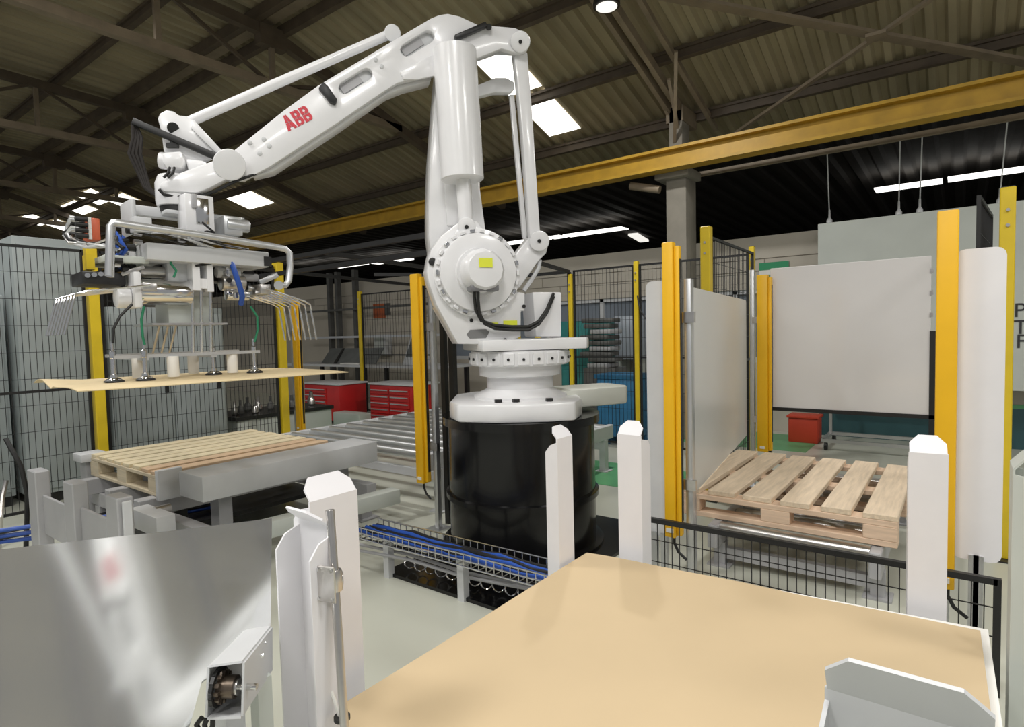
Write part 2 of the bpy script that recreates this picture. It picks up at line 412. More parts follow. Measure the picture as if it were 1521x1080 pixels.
# ================================================================== helpers for fences and guards
def wires(mb, a, b, z0, z1, sv=.045, sh=.2, r=.0018):
    a, b = V(a), V(b); d = b-a; L = d.length; n = int(L/sv); d = d/L
    for i in range(1, n):
        p = a+d*(L*i/n); mb.box((p.x, p.y, (z0+z1)/2), (2*r, 2*r, z1-z0))
    k = max(1, round((z1-z0)/sh))
    for j in range(1, k):
        z = z0+(z1-z0)*j/k; mb.bar((a.x, a.y, z), (b.x, b.y, z), 2*r, 2*r)
def fence(a, b, z0, z1, label, mid=None, sv=.045, fw_=.02, sh=.2, group=None):
    a, b = V((*a[:2], 0)), V((*b[:2], 0))
    t = thing('mesh_fence_panel', ((a.x+b.x)/2, (a.y+b.y)/2, z0), label, 'fence', group)
    z_ = lambda p, z: (p.x, p.y, z)
    for z in [z0+fw_/2, z1-fw_/2]+([mid] if mid else []):
        MB().bar(z_(a, z), z_(b, z), fw_, fw_).build('rail', BLACK, t, smooth=0)
    for p in (a, b): MB().box((p.x, p.y, (z0+z1)/2), (fw_, fw_, z1-z0)).build('stile', BLACK, t, smooth=0)
    mb = MB(); wires(mb, a, b, z0, z1, sv, sh); stuff(mb.build('wire_mesh', BLACK, t, smooth=0))
    return t
def post(x, y, z1, label, mat_=None, s=.05, z0=0, group=None):
    t = thing('fence_post', (x, y, z0), label, 'post', group)
    MB().bb(x-s/2, x+s/2, y-s/2, y+s/2, z0+.008, z1).build('tube', mat_ or LEM, t, bevel=.004, bseg=1)
    MB().bb(x-s*1.3, x+s*1.3, y-s*1.3, y+s*1.3, z0, z0+.008).build('foot_plate', DARK, t, smooth=0)
    MB().bb(x-s/2+.004, x+s/2-.004, y-s/2+.004, y+s/2-.004, z1, z1+.004).build('cap', BLACK, t, smooth=0)
    for z in (z1-.12, z1-.2):
        MB().cyl((x, y-s/2-.001, z), (x, y-s/2-.009, z), .009, seg=8).build('bolt', STEEL, t)
    return t
def light_curtain(x, y, label, z0=.31, z1=1.7, w=.052, d=.048, rz=0, alu=(.09, .03), azt=1.55, ch=True):
    t = thing('light_curtain', (x, y, 0), label, 'light curtain')
    R = lambda dx, dy, z: V((x, y, z))+rotz((dx, dy, 0), rz)
    ax = (rotz((1, 0, 0), rz), rotz((0, 1, 0), rz), V((0, 0, 1)))
    MB().box(R(0, 0, (z0+z1)/2), (w, d, z1-z0), ax).build('housing', YEL, t, bevel=.006)
    if ch: MB().box(R(w/2+.013, .008, (z0+.01+z1-.02)/2), (.024, d*.7, z1-z0-.03), ax).build('emitter_channel', YEL, t, bevel=.004)
    if ch: MB().box(R(w/2+.026, .008, (z0+z1)/2), (.003, .02, z1-z0-.16), ax).build('optic_window', BLACK, t, smooth=0)
    MB().box(R(0, -d/2-.002, z0+.035), (.035, .004, .02), ax).build('type_plate', PAPER, t, smooth=0)
    mb = MB()
    c0 = R(.012, 0, z0); mb.tube([c0, c0-V((0, 0, .03)), c0-V((0, 0, .07))+ax[0]*.02, c0-V((0, 0, .1))+ax[0]*.06], .007)
    mb.build('cable', BLACK, t)
    MB().box(R(alu[0], alu[1]+.04, azt/2), (.034, .04, azt), ax).build('support_post', ALU, t, bevel=.004)
    MB().box(R(alu[0], alu[1]+.04, .006), (.12, .12, .012), ax).build('foot_plate', ALU, t, smooth=0)
    for zz in (z0+.25, z1-.35):
        MB().box(R(alu[0]/2+.02, alu[1]+.02, zz), (abs(alu[0])+.03, .02, .05), ax).build('bracket', STEEL, t, smooth=0)
    return t
def pallet(name, loc, W, L, label, n=6, bw=.11, th=.02, H=.144, mats=(WOODR,), xm=WOODX, bump=True, rz=0, seed=1, notch=False):
    """deck boards run along Y, cross boards along X"""
    rnd = random.Random(seed); t = thing(name, (0, 0, 0), label, 'pallet'); ORG[t.name] = V((0, 0, 0))
    zt = H
    for i in range(n):
        x = -W/2+bw/2+(W-bw)*i/(n-1); b = bw*(1+rnd.uniform(-.06, .06))
        MB().bb(x-b/2, x+b/2, -L/2+rnd.uniform(0, .012), L/2-rnd.uniform(0, .012), zt-th, zt+rnd.uniform(-.001, .002)).build('deck_board', mats[i % len(mats)], t, bevel=.003, bseg=1)
    for y in (-L/2+.05, 0, L/2-.05):
        MB().bb(-W/2, W/2, y-.05, y+.05, zt-2*th, zt-th).build('cross_board', xm, t, bevel=.003, bseg=1)
        for x in (-W/2+.07, 0, W/2-.07):
            MB().bb(x-.07, x+.07, y-.05, y+.05, th, zt-2*th).build('block', xm, t, bevel=.003, bseg=1)
        MB().bb(-W/2, W/2, y-.05, y+.05, 0, th).build('bottom_board', xm, t, bevel=.003, bseg=1)
    t.location = V(loc); t.rotation_euler = (0, 0, rz)
    return t
def roller_conveyor(x0, x1, y0, y1, z, label, nroll=12, legs=True, group=None, rr=.03, along='Y', fm=LGREY, rm=STEEL):
    """rollers run along X, transport along Y"""
    t = thing('roller_conveyor', ((x0+x1)/2, (y0+y1)/2, 0), label, 'conveyor', group)
    for x in (x0, x1): MB().bb(x-.025, x+.025, y0, y1, z-.13, z-.005).build('side_frame', fm, t, bevel=.005, bseg=1)
    for i in range(nroll):
        y = y0+(y1-y0)*(i+.5)/nroll
        MB().cyl((x0+.025, y, z-rr), (x1-.025, y, z-rr), rr, seg=12).build('roller', rm, t)
    if legs:
        for x in (x0, x1):
            for y in (y0+.15, y1-.15):
                MB().bb(x-.03, x+.03, y-.03, y+.03, .01, z-.13).build('leg', fm, t, smooth=0)
                MB().bb(x-.06, x+.06, y-.06, y+.06, 0, .01).build('foot', fm, t, smooth=0)
        for y in (y0+.15, y1-.15): MB().bb(x0, x1, y-.02, y+.02, z-.22, z-.16).build('cross_member', fm, t, smooth=0)
    return t

# ================================================================== RIGHT CELL (pallet infeed)
GY = 2.68; GX0 = -1.09; GX1 = -.04
light_curtain(GX0, GY, 'yellow light curtain column between the narrow grey panel and the pine pallet', alu=(.072, .02), azt=1.53)
light_curtain(GX1, GY+.02, 'yellow light curtain column beside the tall white panel', alu=(.0, .06), azt=1.5, ch=False, w=.065)
light_curtain(-1.24, 4.93, 'yellow light curtain column behind the pine pallet, beside the hanging glossy board', alu=(-.09, .0), azt=1.75, w=.08, d=.06)
def panel(name, a, b, z0, z1, th, m_, label, r=.03, legz=None):
    a, b = V((*a, 0)), V((*b, 0)); d = (b-a).normalized(); L = (b-a).length; n = V((-d.y, d.x, 0))
    t = thing(name, ((a.x+b.x)/2, (a.y+b.y)/2, 0), label, 'panel')
    pts = []
    for cx, cz, a0 in ((r, z0+r, 180), (L-r, z0+r, 270), (L-r, z1-r, 0), (r, z1-r, 90)):
        for k in range(4):
            q = radians(a0+30*k); pts.append(a+d*(cx+r*cos(q))+V((0, 0, cz+r*sin(q))))
    MB().prism(pts, n*th).build('sheet', m_, t, smooth=25)
    if z0 > .02:
        for s in ((L-.05,) if L > 1 else (.08, L-.08)):
            p = a+d*s+n*th*.5; MB().box((p.x, p.y, (z0+.02)/2), (.03, .03, z0+.02)).build('leg', ALU, t, smooth=0)
    return t
# grey front sheet left of the gate, long white side sheet, white sheet right of the gate
panel('guard_panel', (aY(960, 500, GY+.05).x, GY+.05), (-1.12, GY+.05), .28, 1.53, .012, LGREY, 'narrow grey guard panel beside the gate light curtain')
panel('guard_panel', aZ(1106, 446, 1.51).xy, aZ(1021, 426, 1.51).xy, .43, 1.51, .012, PANELW, 'long white guard panel along the side of the pine pallet')
panel('guard_panel', (aY(1416, 600, GY+.05).x, GY+.05), (aY(1492, 600, GY+.05).x, GY+.05), .42, 1.56, .012, POWDER, 'tall narrow white guard panel between yellow light curtain and yellow fence post')
# low black mesh fence in front of the gate
fence((-1.3, GY-.09), (aY(1482, 850, GY-.09).x, GY-.09), 0.0, .415, 'low black wire mesh fence below the pallet gate', mid=None, sv=.035, fw_=.022, sh=.1)
# fences behind
FY = 5.9
fence((-3.53, FY), (-2.80, FY), .05, 1.99, 'black mesh safety fence behind the robot turntable box', mid=1.0)
fence((-2.72, FY), (-1.62, FY), .05, 1.99, 'black mesh safety fence panel in front of the concrete column', mid=1.0)
fence((-1.56, FY-.06), (-1.52, 4.52), .05, 1.99, 'black mesh safety fence panel running back beside the long white guard panel', mid=1.0)
post(-2.76, FY, 2.02, 'lemon yellow fence post with hanging cable beside the grey panel', s=.05)
post(-1.58, FY, 2.05, 'lemon yellow corner fence post near the green sign', s=.05)
post(-3.58, FY, 1.95, 'dark yellow fence post right behind the robot cable box', s=.045)
post(-1.52, 4.46, 2.05, 'lemon yellow fence post rising behind the long white guard panel', s=.07)
a = aY(960, 470, FY-.05)
mb = MB(); mb.tube([V((-2.735, FY-.04, 1.66)), V((-2.70, FY-.05, 1.5)), V((-2.62, FY-.08, 1.4)), V((-2.5, FY-.09, 1.38)), V((-2.42, FY-.08, 1.42))], .008)
tag(mb.build('hanging_cable', DARK), 'thin grey cable drooping from the lemon yellow fence post', 'cable')
# right fence
yr = aZ(1490, 280, 2.0)
post(yr.x+.02, yr.y, 2.0, 'lemon yellow fence post with bolts right of the white panel', s=.065)
fence((yr.x+.12, yr.y), (yr.x+2.2, yr.y), .08, 1.93, 'black mesh safety fence with wall lettering showing through', mid=1.0)
fence((yr.x-.1, yr.y+.06), (yr.x-.02, yr.y+.9), 1.6, 1.99, 'small dark mesh gate wing behind the bolted fence post', sv=.03)
# hanging glossy board with black frame
BYY = 5.0
pl = aY(1145, 607, BYY); pr = aY(1381, 618, BYY); tp = aY(1380, 379, BYY).z; tl = aY(1145, 400, BYY).z
t = thing('gloss_board', ((pl.x+pr.x)/2, BYY, 0), 'large glossy white board in a black lower frame behind the pine pallet', 'board')
zb = (pl.z+pr.z)/2; tp = (tp+tl)/2
MB().bb(pl.x, pr.x, BYY-.008, BYY+.008, zb+.01, tp).build('sheet', BOARDW, t, bevel=.003, bseg=1)
mb = MB(); mb.bb(pl.x-.02, pr.x+.03, BYY-.02, BYY+.02, zb-.015, zb+.012); mb.build('bottom_rail', BLACK, t, smooth=0)
for x, h in ((pl.x-.02, 1.28), (pr.x+.02, 1.24)): MB().bb(x-.025, x+.025, BYY-.02, BYY+.02, 0, h).build('leg', BLACK, t, smooth=0)
for z in (1.35, 1.5, 1.65): MB().bb(pr.x-.008, pr.x+.012, BYY-.016, BYY+.01, z-.015, z+.015).build('clip', STEEL, t, smooth=0)
# pine pallet on a low roller conveyor
pallet('pine_pallet', (-.75, 3.80, .262), 1.06, 1.2, 'new pine pallet with six wide gapped boards on the low roller conveyor', n=6, bw=.138, th=.028, H=.15, seed=5)
roller_conveyor(-1.04, -.3, 3.1, 4.7, .262, 'low grey roller conveyor under the new pine pallet', nroll=11, fm=GREY)
# wheeled cart frame, red crate
a = aZ(1222, 668, 0)
t = thing('wheeled_cart', (a.x+.4, a.y, 0), 'low grey tube cart on casters standing before the teal wall base', 'cart')
x0, y0 = a.x, a.y
for (p, q) in (((x0, y0, .1), (x0+1.1, y0, .1)), ((x0, y0+.5, .1), (x0+1.1, y0+.5, .1)), ((x0, y0, .1), (x0, y0+.5, .1)), ((x0+1.1, y0, .1), (x0+1.1, y0+.5, .1))):
    MB().bar(p, q, .035, .035).build('base_tube', ALU, t, smooth=0)
for x in (x0, x0+1.1): MB().bar((x, y0+.48, .1), (x, y0+.48, .9), .03, .03).build('upright', ALU, t, smooth=0)
MB().bar((x0, y0+.48, .9), (x0+1.1, y0+.48, .9), .03, .03).build('top_tube', ALU, t, smooth=0)
for x in (x0+.03, x0+1.07):
    for y in (y0, y0+.5): MB().cyl((x-.015, y, .04), (x+.015, y, .04), .04, seg=16).build('caster', BLACK, t)
a = aZ(1195, 656, 0); a2 = aY(1195, 616, a.y)
t = thing('red_crate', (a.x, a.y, 0), 'small red crate on the floor beside the cart', 'crate')
MB().bb(a.x-.15, a.x+.15, a.y-.1, a.y+.15, 0, a2.z-.03).build('body', ORED, t, bevel=.015)
MB().bb(a.x-.165, a.x+.165, a.y-.115, a.y+.165, a2.z-.03, a2.z).build('rim', ORED, t, bevel=.008)
# wall sign with green band
WF = HP-.002
a = aY(1128, 391, WALLY-.03); b = aY(1172, 440, WALLY-.03)
t = thing('wall_sign', (a.x, WALLY, b.z), 'white safety sign with green header on the cream wall', 'sign')
MB().bb(a.x, b.x, WALLY-.036, WALLY-.02, b.z, a.z).build('board', PAPER, t, smooth=0)
MB().bb(a.x, b.x, WALLY-.04, WALLY-.036, a.z-.09, a.z).build('header', SIGNG, t, smooth=0)
MB().bb(a.x+.05, a.x+.17, WALLY-.04, WALLY-.036, a.z-.24, a.z-.15).build('pictogram', SIGNG, t, smooth=0)
MB().bb(a.x+.05, a.x+.17, WALLY-.04, WALLY-.036, b.z+.04, b.z+.14).build('pictogram', BLACK, t, smooth=0)
# lettering on the partition
def text_mesh(s, size, mat_, p, xd, yd, parent, name='letter', depth=.002):
    cu = bpy.data.curves.new('t', 'FONT'); cu.body = s; cu.size = size; cu.extrude = depth; cu.align_x = 'LEFT'
    ob = bpy.data.objects.new('t', cu); COL.objects.link(ob)
    dg = bpy.context.evaluated_depsgraph_get(); me = bpy.data.meshes.new_from_object(ob.evaluated_get(dg))
    bpy.data.objects.remove(ob)
    M = Matrix((xd, yd, xd.cross(yd))).transposed().to_4x4(); M.translation = p-ORG[parent.name]
    me.transform(M); me.materials.clear(); me.materials.append(mat_)
    o = bpy.data.objects.new(name, me); COL.objects.link(o); o.parent = parent; return o
a = aY(1504, 472, HP-.004)
t = thing('wall_lettering', (a.x, HP-.004, a.z-.4), 'dark capital lettering on the pale partition behind the mesh fence', 'lettering')
for s, px, py in (('P', 1505, 471), ('TI', 1504, 496), ('F', 1508, 517)):
    text_mesh(s, .19, TEXTD, aY(px, py, HP-.004), V((1, 0, 0)), V((0, 0, 1)), t)

# ================================================================== ROBOT
R0 = aZ(778, 800, 0); R0.z = 0
fh = V((-sin(YAW), cos(YAW), 0))
sd = (r0*-.957+fh*-.29).normalized(); nv = (r0*.29+fh*-.957).normalized(); ZV = V((0, 0, 1))
def RP(x, y, n): return aPl(x, y, R0+nv*n, nv)
def poly(pts, n): return [RP(x, y, n) for x, y in pts]
def slot(c, d, L, w_, n, k=6):
    """px rounded slot centred c along unit d"""
    px = []; nx, ny = -d[1], d[0]
    for side in (1, -1):
        for i in range(k+1):
            q = -pi/2+pi*i/k
            ex, ey = cos(q)*w_/2, sin(q)*w_/2
            px.append((c[0]+side*(d[0]*(L/2-w_/2+ex)+nx*ey), c[1]+side*(d[1]*(L/2-w_/2+ex)+ny*ey)))
    return poly(px, n)
# drum pedestal
DT = .80
t = thing('drum_pedestal', R0, 'glossy black steel drum pedestal under the white robot', 'pedestal')
MB().lathe(R0, ZV, [(.455, .02), (.455, .30), (.475, .305), (.475, .335), (.455, .34), (.452, DT-.05)], 64).build('shell', GLOSSB, t)
MB().lathe(R0+V((0, 0, DT-.05)), ZV, [(.452, 0), (.485, .002), (.485, .05), (.3, .05)], 64).build('top_flange', GLOSSB, t)
MB().lathe(R0, ZV, [(.50, .018), (.50, .03), (.455, .035)], 64).build('foot_ring', GLOSSB, t)
a = aZ(571, 853, 0); b = aZ(735, 906, 0)
o = MB().bb(a.x, R0.x+.62, a.y, R0.y+.62, 0, .018).build('floor_plate', GLOSSB, smooth=0)
tag(o, 'black square steel plate bolted to the floor under the drum', 'plate')
# robot
rb = thing('palletizing_robot', R0+V((0, 0, DT)), 'large white four axis palletizing robot arm on the black drum', 'robot')
bz = DT
c8 = []
for x, y in ((-.42, .2), (-.36, .36), (-.15, .44), (.15, .44), (.30, .40), (.36, .2), (.36, -.2), (.3, -.36), (-.3, -.36), (-.42, -.2)):
    c8.append(R0+r0*x-fh*y+ZV*bz)
MB().prism(c8, ZV*.105).build('base_plate', WHITE, rb, bevel=.015)
ed = (r0*.9+fh*.43).normalized(); en = V((-ed.y, ed.x, 0))
pts = [R0+ed*.1-en*.17+ZV*(bz+.02), R0+ed*.70-en*.15+ZV*(bz+.02), R0+ed*.74-en*.1+ZV*(bz+.02), R0+ed*.74+en*.1+ZV*(bz+.02), R0+ed*.70+en*.15+ZV*(bz+.02), R0+ed*.1+en*.17+ZV*(bz+.02)]
MB().prism(pts, ZV*.115).build('cable_base_arm', mat('robot_cream', (.66, .67, .60), .35, var=.03), rb, bevel=.015)
for x in (-.13, -.03, .16):
    p = R0+r0*x-fh*.33+ZV*(bz+.105)
    MB().cyl(p, p+ZV*.018, .022, seg=6).build('base_bolt', DARK, rb)
MB().lathe(R0+ZV*(bz+.1), ZV, [(.29, 0), (.29, .02), (.22, .05), (.205, .06), (.205, .13), (.25, .14), (.255, .2), (.2, .2)], 48).build('slewing_neck', WHITE, rb)
tz0 = bz+.30; tz1 = tz0+.095
MB().lathe(R0+ZV*tz0, ZV, [(.26, 0), (.30, .004), (.30, .09), (.2, .095)], 48).build('turntable_ring', WHITE, rb)
for k in range(22):
    q = 2*pi*k/22; d = V((cos(q), sin(q), 0)); e = V((-sin(q), cos(q), 0))
    b_ = MB().box(R0+d*.302+ZV*(tz0+.046), (.016, .07, .07), (d, e, ZV)).build('ring_segment', WHITE, rb, bevel=.004, bseg=1)
    MB().cyl(R0+d*.308+ZV*(tz0+.045), R0+d*.318+ZV*(tz0+.045), .008, seg=8).build('bolt', DARK, b_)
# turret slab and rear cable box
slab = [R0+sd*.30+nv*.26, R0+sd*-.34+nv*.26, R0+sd*-.38+nv*.2, R0+sd*-.38-nv*.2, R0+sd*-.34-nv*.26, R0+sd*.30-nv*.26]
MB().prism([p+ZV*tz1 for p in slab], ZV*.065).build('turret_slab', WHITE, rb, bevel=.008)
MB().prism(poly([(791, 434), (834, 434), (834, 500), (796, 500)], .12), nv*-.22).build('cable_box', WHITE, rb, bevel=.008)
# shoulder housing
sh = [(637, 384), (634, 403), (637, 420), (648, 452), (680, 511), (745, 512), (774, 500), (774, 462), (780, 462), (780, 435), (768, 434), (771, 398), (764, 375), (748, 360), (731, 352), (717, 340), (709, 328), (690, 326), (676, 334), (656, 350), (641, 370)]
MB().prism(poly(sh, .16), nv*-.14).build('shoulder_side_plate', WHITE, rb, bevel=.008)
MB().prism(poly([(x, y) for x, y in sh], -.16), nv*-.12).build('shoulder_side_plate', WHITE, rb, bevel=.008)
MB().prism(poly([(650, 455), (682, 511), (770, 511), (768, 470)], .03), nv*-.2).build('shoulder_web', WHITE, rb)
# gear disc with bolt ring and motor
gc = RP(708, 406, .16); pxm = (RP(768, 406, .16)-gc).length/60
MB().lathe(gc, nv, [(62*pxm, -.002), (62*pxm, .03), (56*pxm, .034), (54*pxm, .06), (48*pxm, .066), (34*pxm, .07), (33*pxm, .095), (20*pxm, .095)], 56).build('gear_disc', WHITE, rb)
e1 = nv.cross(ZV).normalized()
for k in range(26):
    q = 2*pi*k/26; d = e1*cos(q)+ZV*sin(q); e = -e1*sin(q)+ZV*cos(q)
    MB().box(gc+d*58*pxm+nv*.04, (.018, .03, .022), (d, e, nv)).build('disc_bolt', CHROME if k % 3 == 0 else WHITE, rb, bevel=.003, bseg=1)
mo = MB().lathe(gc+nv*.095, nv, [(30*pxm, 0), (30*pxm, .06), (27*pxm, .10), (24*pxm, .115), (.02, .12)], 12).build('motor_cover', WHITE, rb)
MB().box(gc+nv*.14-ZV*24*pxm, (.16, .1, .035), (e1, nv, ZV)).build('connector_block', mat('motor_grey', (.18, .18, .19), .4), mo, bevel=.008)
MB().box(gc+nv*.218+ZV*.035, (.075, .003, .05), (e1, nv, ZV)).build('warning_label', LABELY, mo, smooth=0)
MB().box(RP(758, 480, .162), (.085, .003, .03), (e1, nv, ZV)).build('warning_label', LABELY, rb, smooth=0)
MB().box(RP(735, 483, .162), (.04, .003, .03), (e1, nv, ZV)).build('warning_label', LABELY, rb, smooth=0)
MB().prism(poly([(693, 497), (698, 490), (722, 489), (727, 493), (722, 502), (698, 503)], .163), nv*-.01).build('lifting_slot', mat('slot_grey', (.2, .2, .2), .5), rb)
MB().lathe(RP(642, 389, .16), nv, [(.022, 0), (.022, .012), (.012, .014)], 12).build('plug', DARK, rb)
for x, y in ((700, 476), (778, 455), (750, 505)):
    MB().lathe(RP(x, y, .16), nv, [(.011, 0), (.011, .008)], 8).build('plug', DARK, rb)
cb_ = [RP(710, 428, .29), RP(710, 445, .28), RP(712, 465, .25), RP(720, 481, .22), RP(735, 488, .21), RP(760, 490, .2), RP(785, 490, .19), RP(800, 482, .18), RP(812, 465, .16), RP(820, 446, .14), RP(822, 441, .12)]
for k, off in enumerate((0, .026)):
    MB().tube([p+ZV*off*.7+e1*off*(.8 if i < 4 else .0) for i, p in enumerate(cb_)], .0095, 10).build('motor_cable', BLACK, rb)
# lower arm
la = [(652, 70), (645, 150), (638, 240), (636, 300), (636, 350), (640, 380), (660, 400), (725, 400), (722, 340), (714, 280), (712, 150), (706, 70)]
MB().prism(poly(la, .0), nv*-.15).build('lower_arm', WHITE, rb, bevel=.02)
MB().prism(poly([(660, 262), (700, 262), (706, 335), (664, 335)], .012), nv*-.02).build('lower_arm_rib', WHITE, rb, bevel=.006)
# balancing cylinder, rod, clevis
MB().lathe(RP(675, 72, .13), RP(687, 268, .13)-RP(675, 72, .13), [(.10, 0), (.123, .012), (.123, (RP(687, 268, .13)-RP(675, 72, .13)).length-.006), (.115, (RP(687, 268, .13)-RP(675, 72, .13)).length)], 40).build('balance_cylinder', WHITE, rb)
MB().cyl(RP(687, 262, .13), RP(693, 335, .13), .042, seg=24).build('piston_rod', WHITE, rb)
k_ = MB().cyl(RP(693, 337, .185), RP(693, 337, .06), .052, seg=24).build('clevis', WHITE, rb, bevel=.006)
MB().cyl(RP(693, 337, .186), RP(693, 337, .192), .012, seg=10).build('pin', DARK, k_)
MB().prism(poly([(680, 340), (704, 340), (712, 352), (672, 352)], .17), nv*-.1).build('clevis_lug', WHITE, rb, bevel=.006)
# upper arm
ua = [(338, 231), (420, 165), (472, 127), (594, 54), (640, 27), (652, 22), (665, 20), (683, 24), (709, 36), (765, 41), (781, 49), (788, 62), (783, 76), (768, 79), (745, 72), (702, 89), (645, 110), (591, 123), (571, 135), (499, 184), (400, 248), (362, 268), (338, 268), (326, 255), (326, 240)]
d1 = V((50, -31)).normalized(); 
h1 = slot((620, 64), d1, 56, 19, .09); h2 = slot((528, 120), d1, 56, 18, .09)
MB().prism(poly(ua, .09), nv*-.04, [h1, h2]).build('upper_arm_side', WHITE, rb, bevel=.006)
MB().prism(poly(ua, -.07), nv*-.04).build('upper_arm_side', WHITE, rb, bevel=.006)
in_ = [(338, 235), (420, 170), (472, 132), (594, 60), (640, 34), (665, 27), (700, 38), (765, 46), (775, 70), (745, 68), (700, 84), (645, 104), (590, 118), (499, 178), (400, 242), (350, 262)]
MB().prism(poly(in_, .051), nv*-.12).build('upper_arm_core', LGREY, rb)
for x, y in ((521, 125), (612, 69)):
    MB().bar(RP(x-14, y+9, .054), RP(x+14, y-9, .054), .05, .008, nv).build('slot_plate', GREY, rb, smooth=0)
# lower flange bulge under the arm and elbow gusset
MB().prism(poly([(594, 106), (645, 80), (648, 112), (620, 118), (600, 118)], .105), nv*-.02).build('elbow_rib', WHITE, rb, bevel=.005)
MB().prism(poly([(375, 262), (400, 248), (499, 184), (571, 135), (591, 124), (640, 112), (640, 120), (600, 130), (575, 140), (500, 192), (405, 255)], .03), nv*-.1).build('arm_underside', WHITE, rb, bevel=.004)
cb2 = MB().cyl(RP(773, 62, .13), RP(773, 62, .085), .058, seg=28).build('rear_boss', WHITE, rb, bevel=.008)
MB().cyl(RP(773, 62, .131), RP(773, 62, .136), .011, seg=10).build('pin', DARK, cb2)
# cable guide on the elbow, clamp on the arm
MB().bar(RP(676, 57, .12), RP(722, 37, .12), .028, .04, nv).build('cable_guide', DARK, rb, bevel=.006)
MB().cyl(RP(726, 40, .13), RP(726, 40, .09), .018, seg=10).build('cable_clip', BLACK, rb)
MB().prism(poly([(473, 130), (480, 121), (487, 127), (501, 147), (498, 154), (490, 151), (484, 143)], .12), nv*-.05).build('arm_clamp', BLACK, rb, bevel=.005)
for x, y in ((371, 212), (392, 207), (400, 217), (386, 228), (558, 89), (567, 99)):
    MB().lathe(RP(x, y, .09), nv, [(.012, 0), (.012, .005), (.006, .007)], 10).build('arm_plug', LGREY, rb)
# logo: the letters A B B in solid red, split by fine gaps
LO = RP(429, 195, .0915); lx = (RP(466, 176.5, .0915)-LO).normalized(); ly = (nv.cross(lx)).normalized()
if ly.z < 0: ly = -ly
Lw = (RP(466, 176.5, .0915)-LO).length; Lh = .08
lg = MB()
def lp(pts):
    lg.prism([LO+lx*(x*Lw)+ly*(y*Lh)+lx*(y*.0) for x, y in pts], nv*.002)
g = .006
# A
lp([(-.02, 0), (.09, 0), (.11, .16), (.165-g, .16), (.165-g, .475), (.05, .475)])
lp([(.165+g, .16), (.22, .16), (.24, 0), (.35, 0), (.28, .475), (.165+g, .475)])
lp([(.055, .515), (.165-g, .515), (.165-g, 1), (.115, 1)])
lp([(.165+g, .515), (.275, .515), (.215, 1), (.165+g, 1)])
for bx in (.375, .70):
    lp([(bx, 0), (bx+.13-g, 0), (bx+.13-g, .15), (bx+.10, .15), (bx+.10, .33), (bx+.13-g, .33), (bx+.13-g, .475), (bx, .475)])
    lp([(bx, .515), (bx+.13-g, .515), (bx+.13-g, .66), (bx+.10, .66), (bx+.10, .84), (bx+.13-g, .84), (bx+.13-g, 1), (bx, 1)])
    lp([(bx+.13+g, 0), (bx+.2, 0), (bx+.27, .05), (bx+.3, .16), (bx+.3, .34), (bx+.27, .475), (bx+.13+g, .475), (bx+.13+g, .33), (bx+.175, .33), (bx+.19, .28), (bx+.19, .2), (bx+.175, .15), (bx+.13+g, .15)])
    lp([(bx+.13+g, .515), (bx+.26, .515), (bx+.29, .62), (bx+.29, .86), (bx+.25, .96), (bx+.2, 1), (bx+.13+g, 1), (bx+.13+g, .84), (bx+.17, .84), (bx+.185, .79), (bx+.185, .71), (bx+.17, .66), (bx+.13+g, .66)])
o = lg.build('logo', LOGO, rb, smooth=0); o['label'] = 'red logo of three capital letters'
# upper tie rod behind the arm
b0 = RP(274, 184, -.02); b1 = RP(583, 49, -.02)
tr = MB().tube([b0, b0.lerp(b1, .06), b0.lerp(b1, .5), b1], .026, 16).build('tie_rod', WHITE, rb)
MB().cyl(RP(583, 49, .04), RP(583, 49, -.09), .045, seg=24).build('rod_end', WHITE, tr, bevel=.006)
# rear links and crank
MB().prism(poly([(763, 76), (784, 76), (790, 150), (803, 345), (799, 362), (787, 352), (776, 200), (768, 120)], .05), nv*-.06).build('rear_link', WHITE, rb, bevel=.012)
MB().prism(poly([(757, 140), (764, 140), (783, 345), (783, 360), (777, 352)], -.2), nv*-.03).build('rear_link', WHITE, rb, bevel=.005)
MB().prism(poly([(704, 128), (736, 115), (752, 115), (764, 121), (765, 132), (758, 137), (735, 137), (704, 145)], -.16), nv*-.06).build('rear_lever', WHITE, rb, bevel=.01)
ck = MB().prism(poly([(786, 352), (800, 346), (812, 352), (815, 364), (812, 376), (800, 388), (772, 428), (752, 425), (752, 395)], .03), nv*-.1).build('rear_crank', WHITE, rb, bevel=.012)
MB().cyl(RP(801, 358, .075), RP(801, 358, .025), .062, seg=28).build('crank_boss', WHITE, ck, bevel=.008)
MB().cyl(RP(801, 358, .076), RP(801, 358, .081), .012, seg=10).build('pin', DARK, ck)
MB().tube([RP(802, 386, .0), RP(800, 398, .0), RP(790, 415, .0), RP(778, 432, .0)], .013, 8).build('grease_line', LGREY, rb)
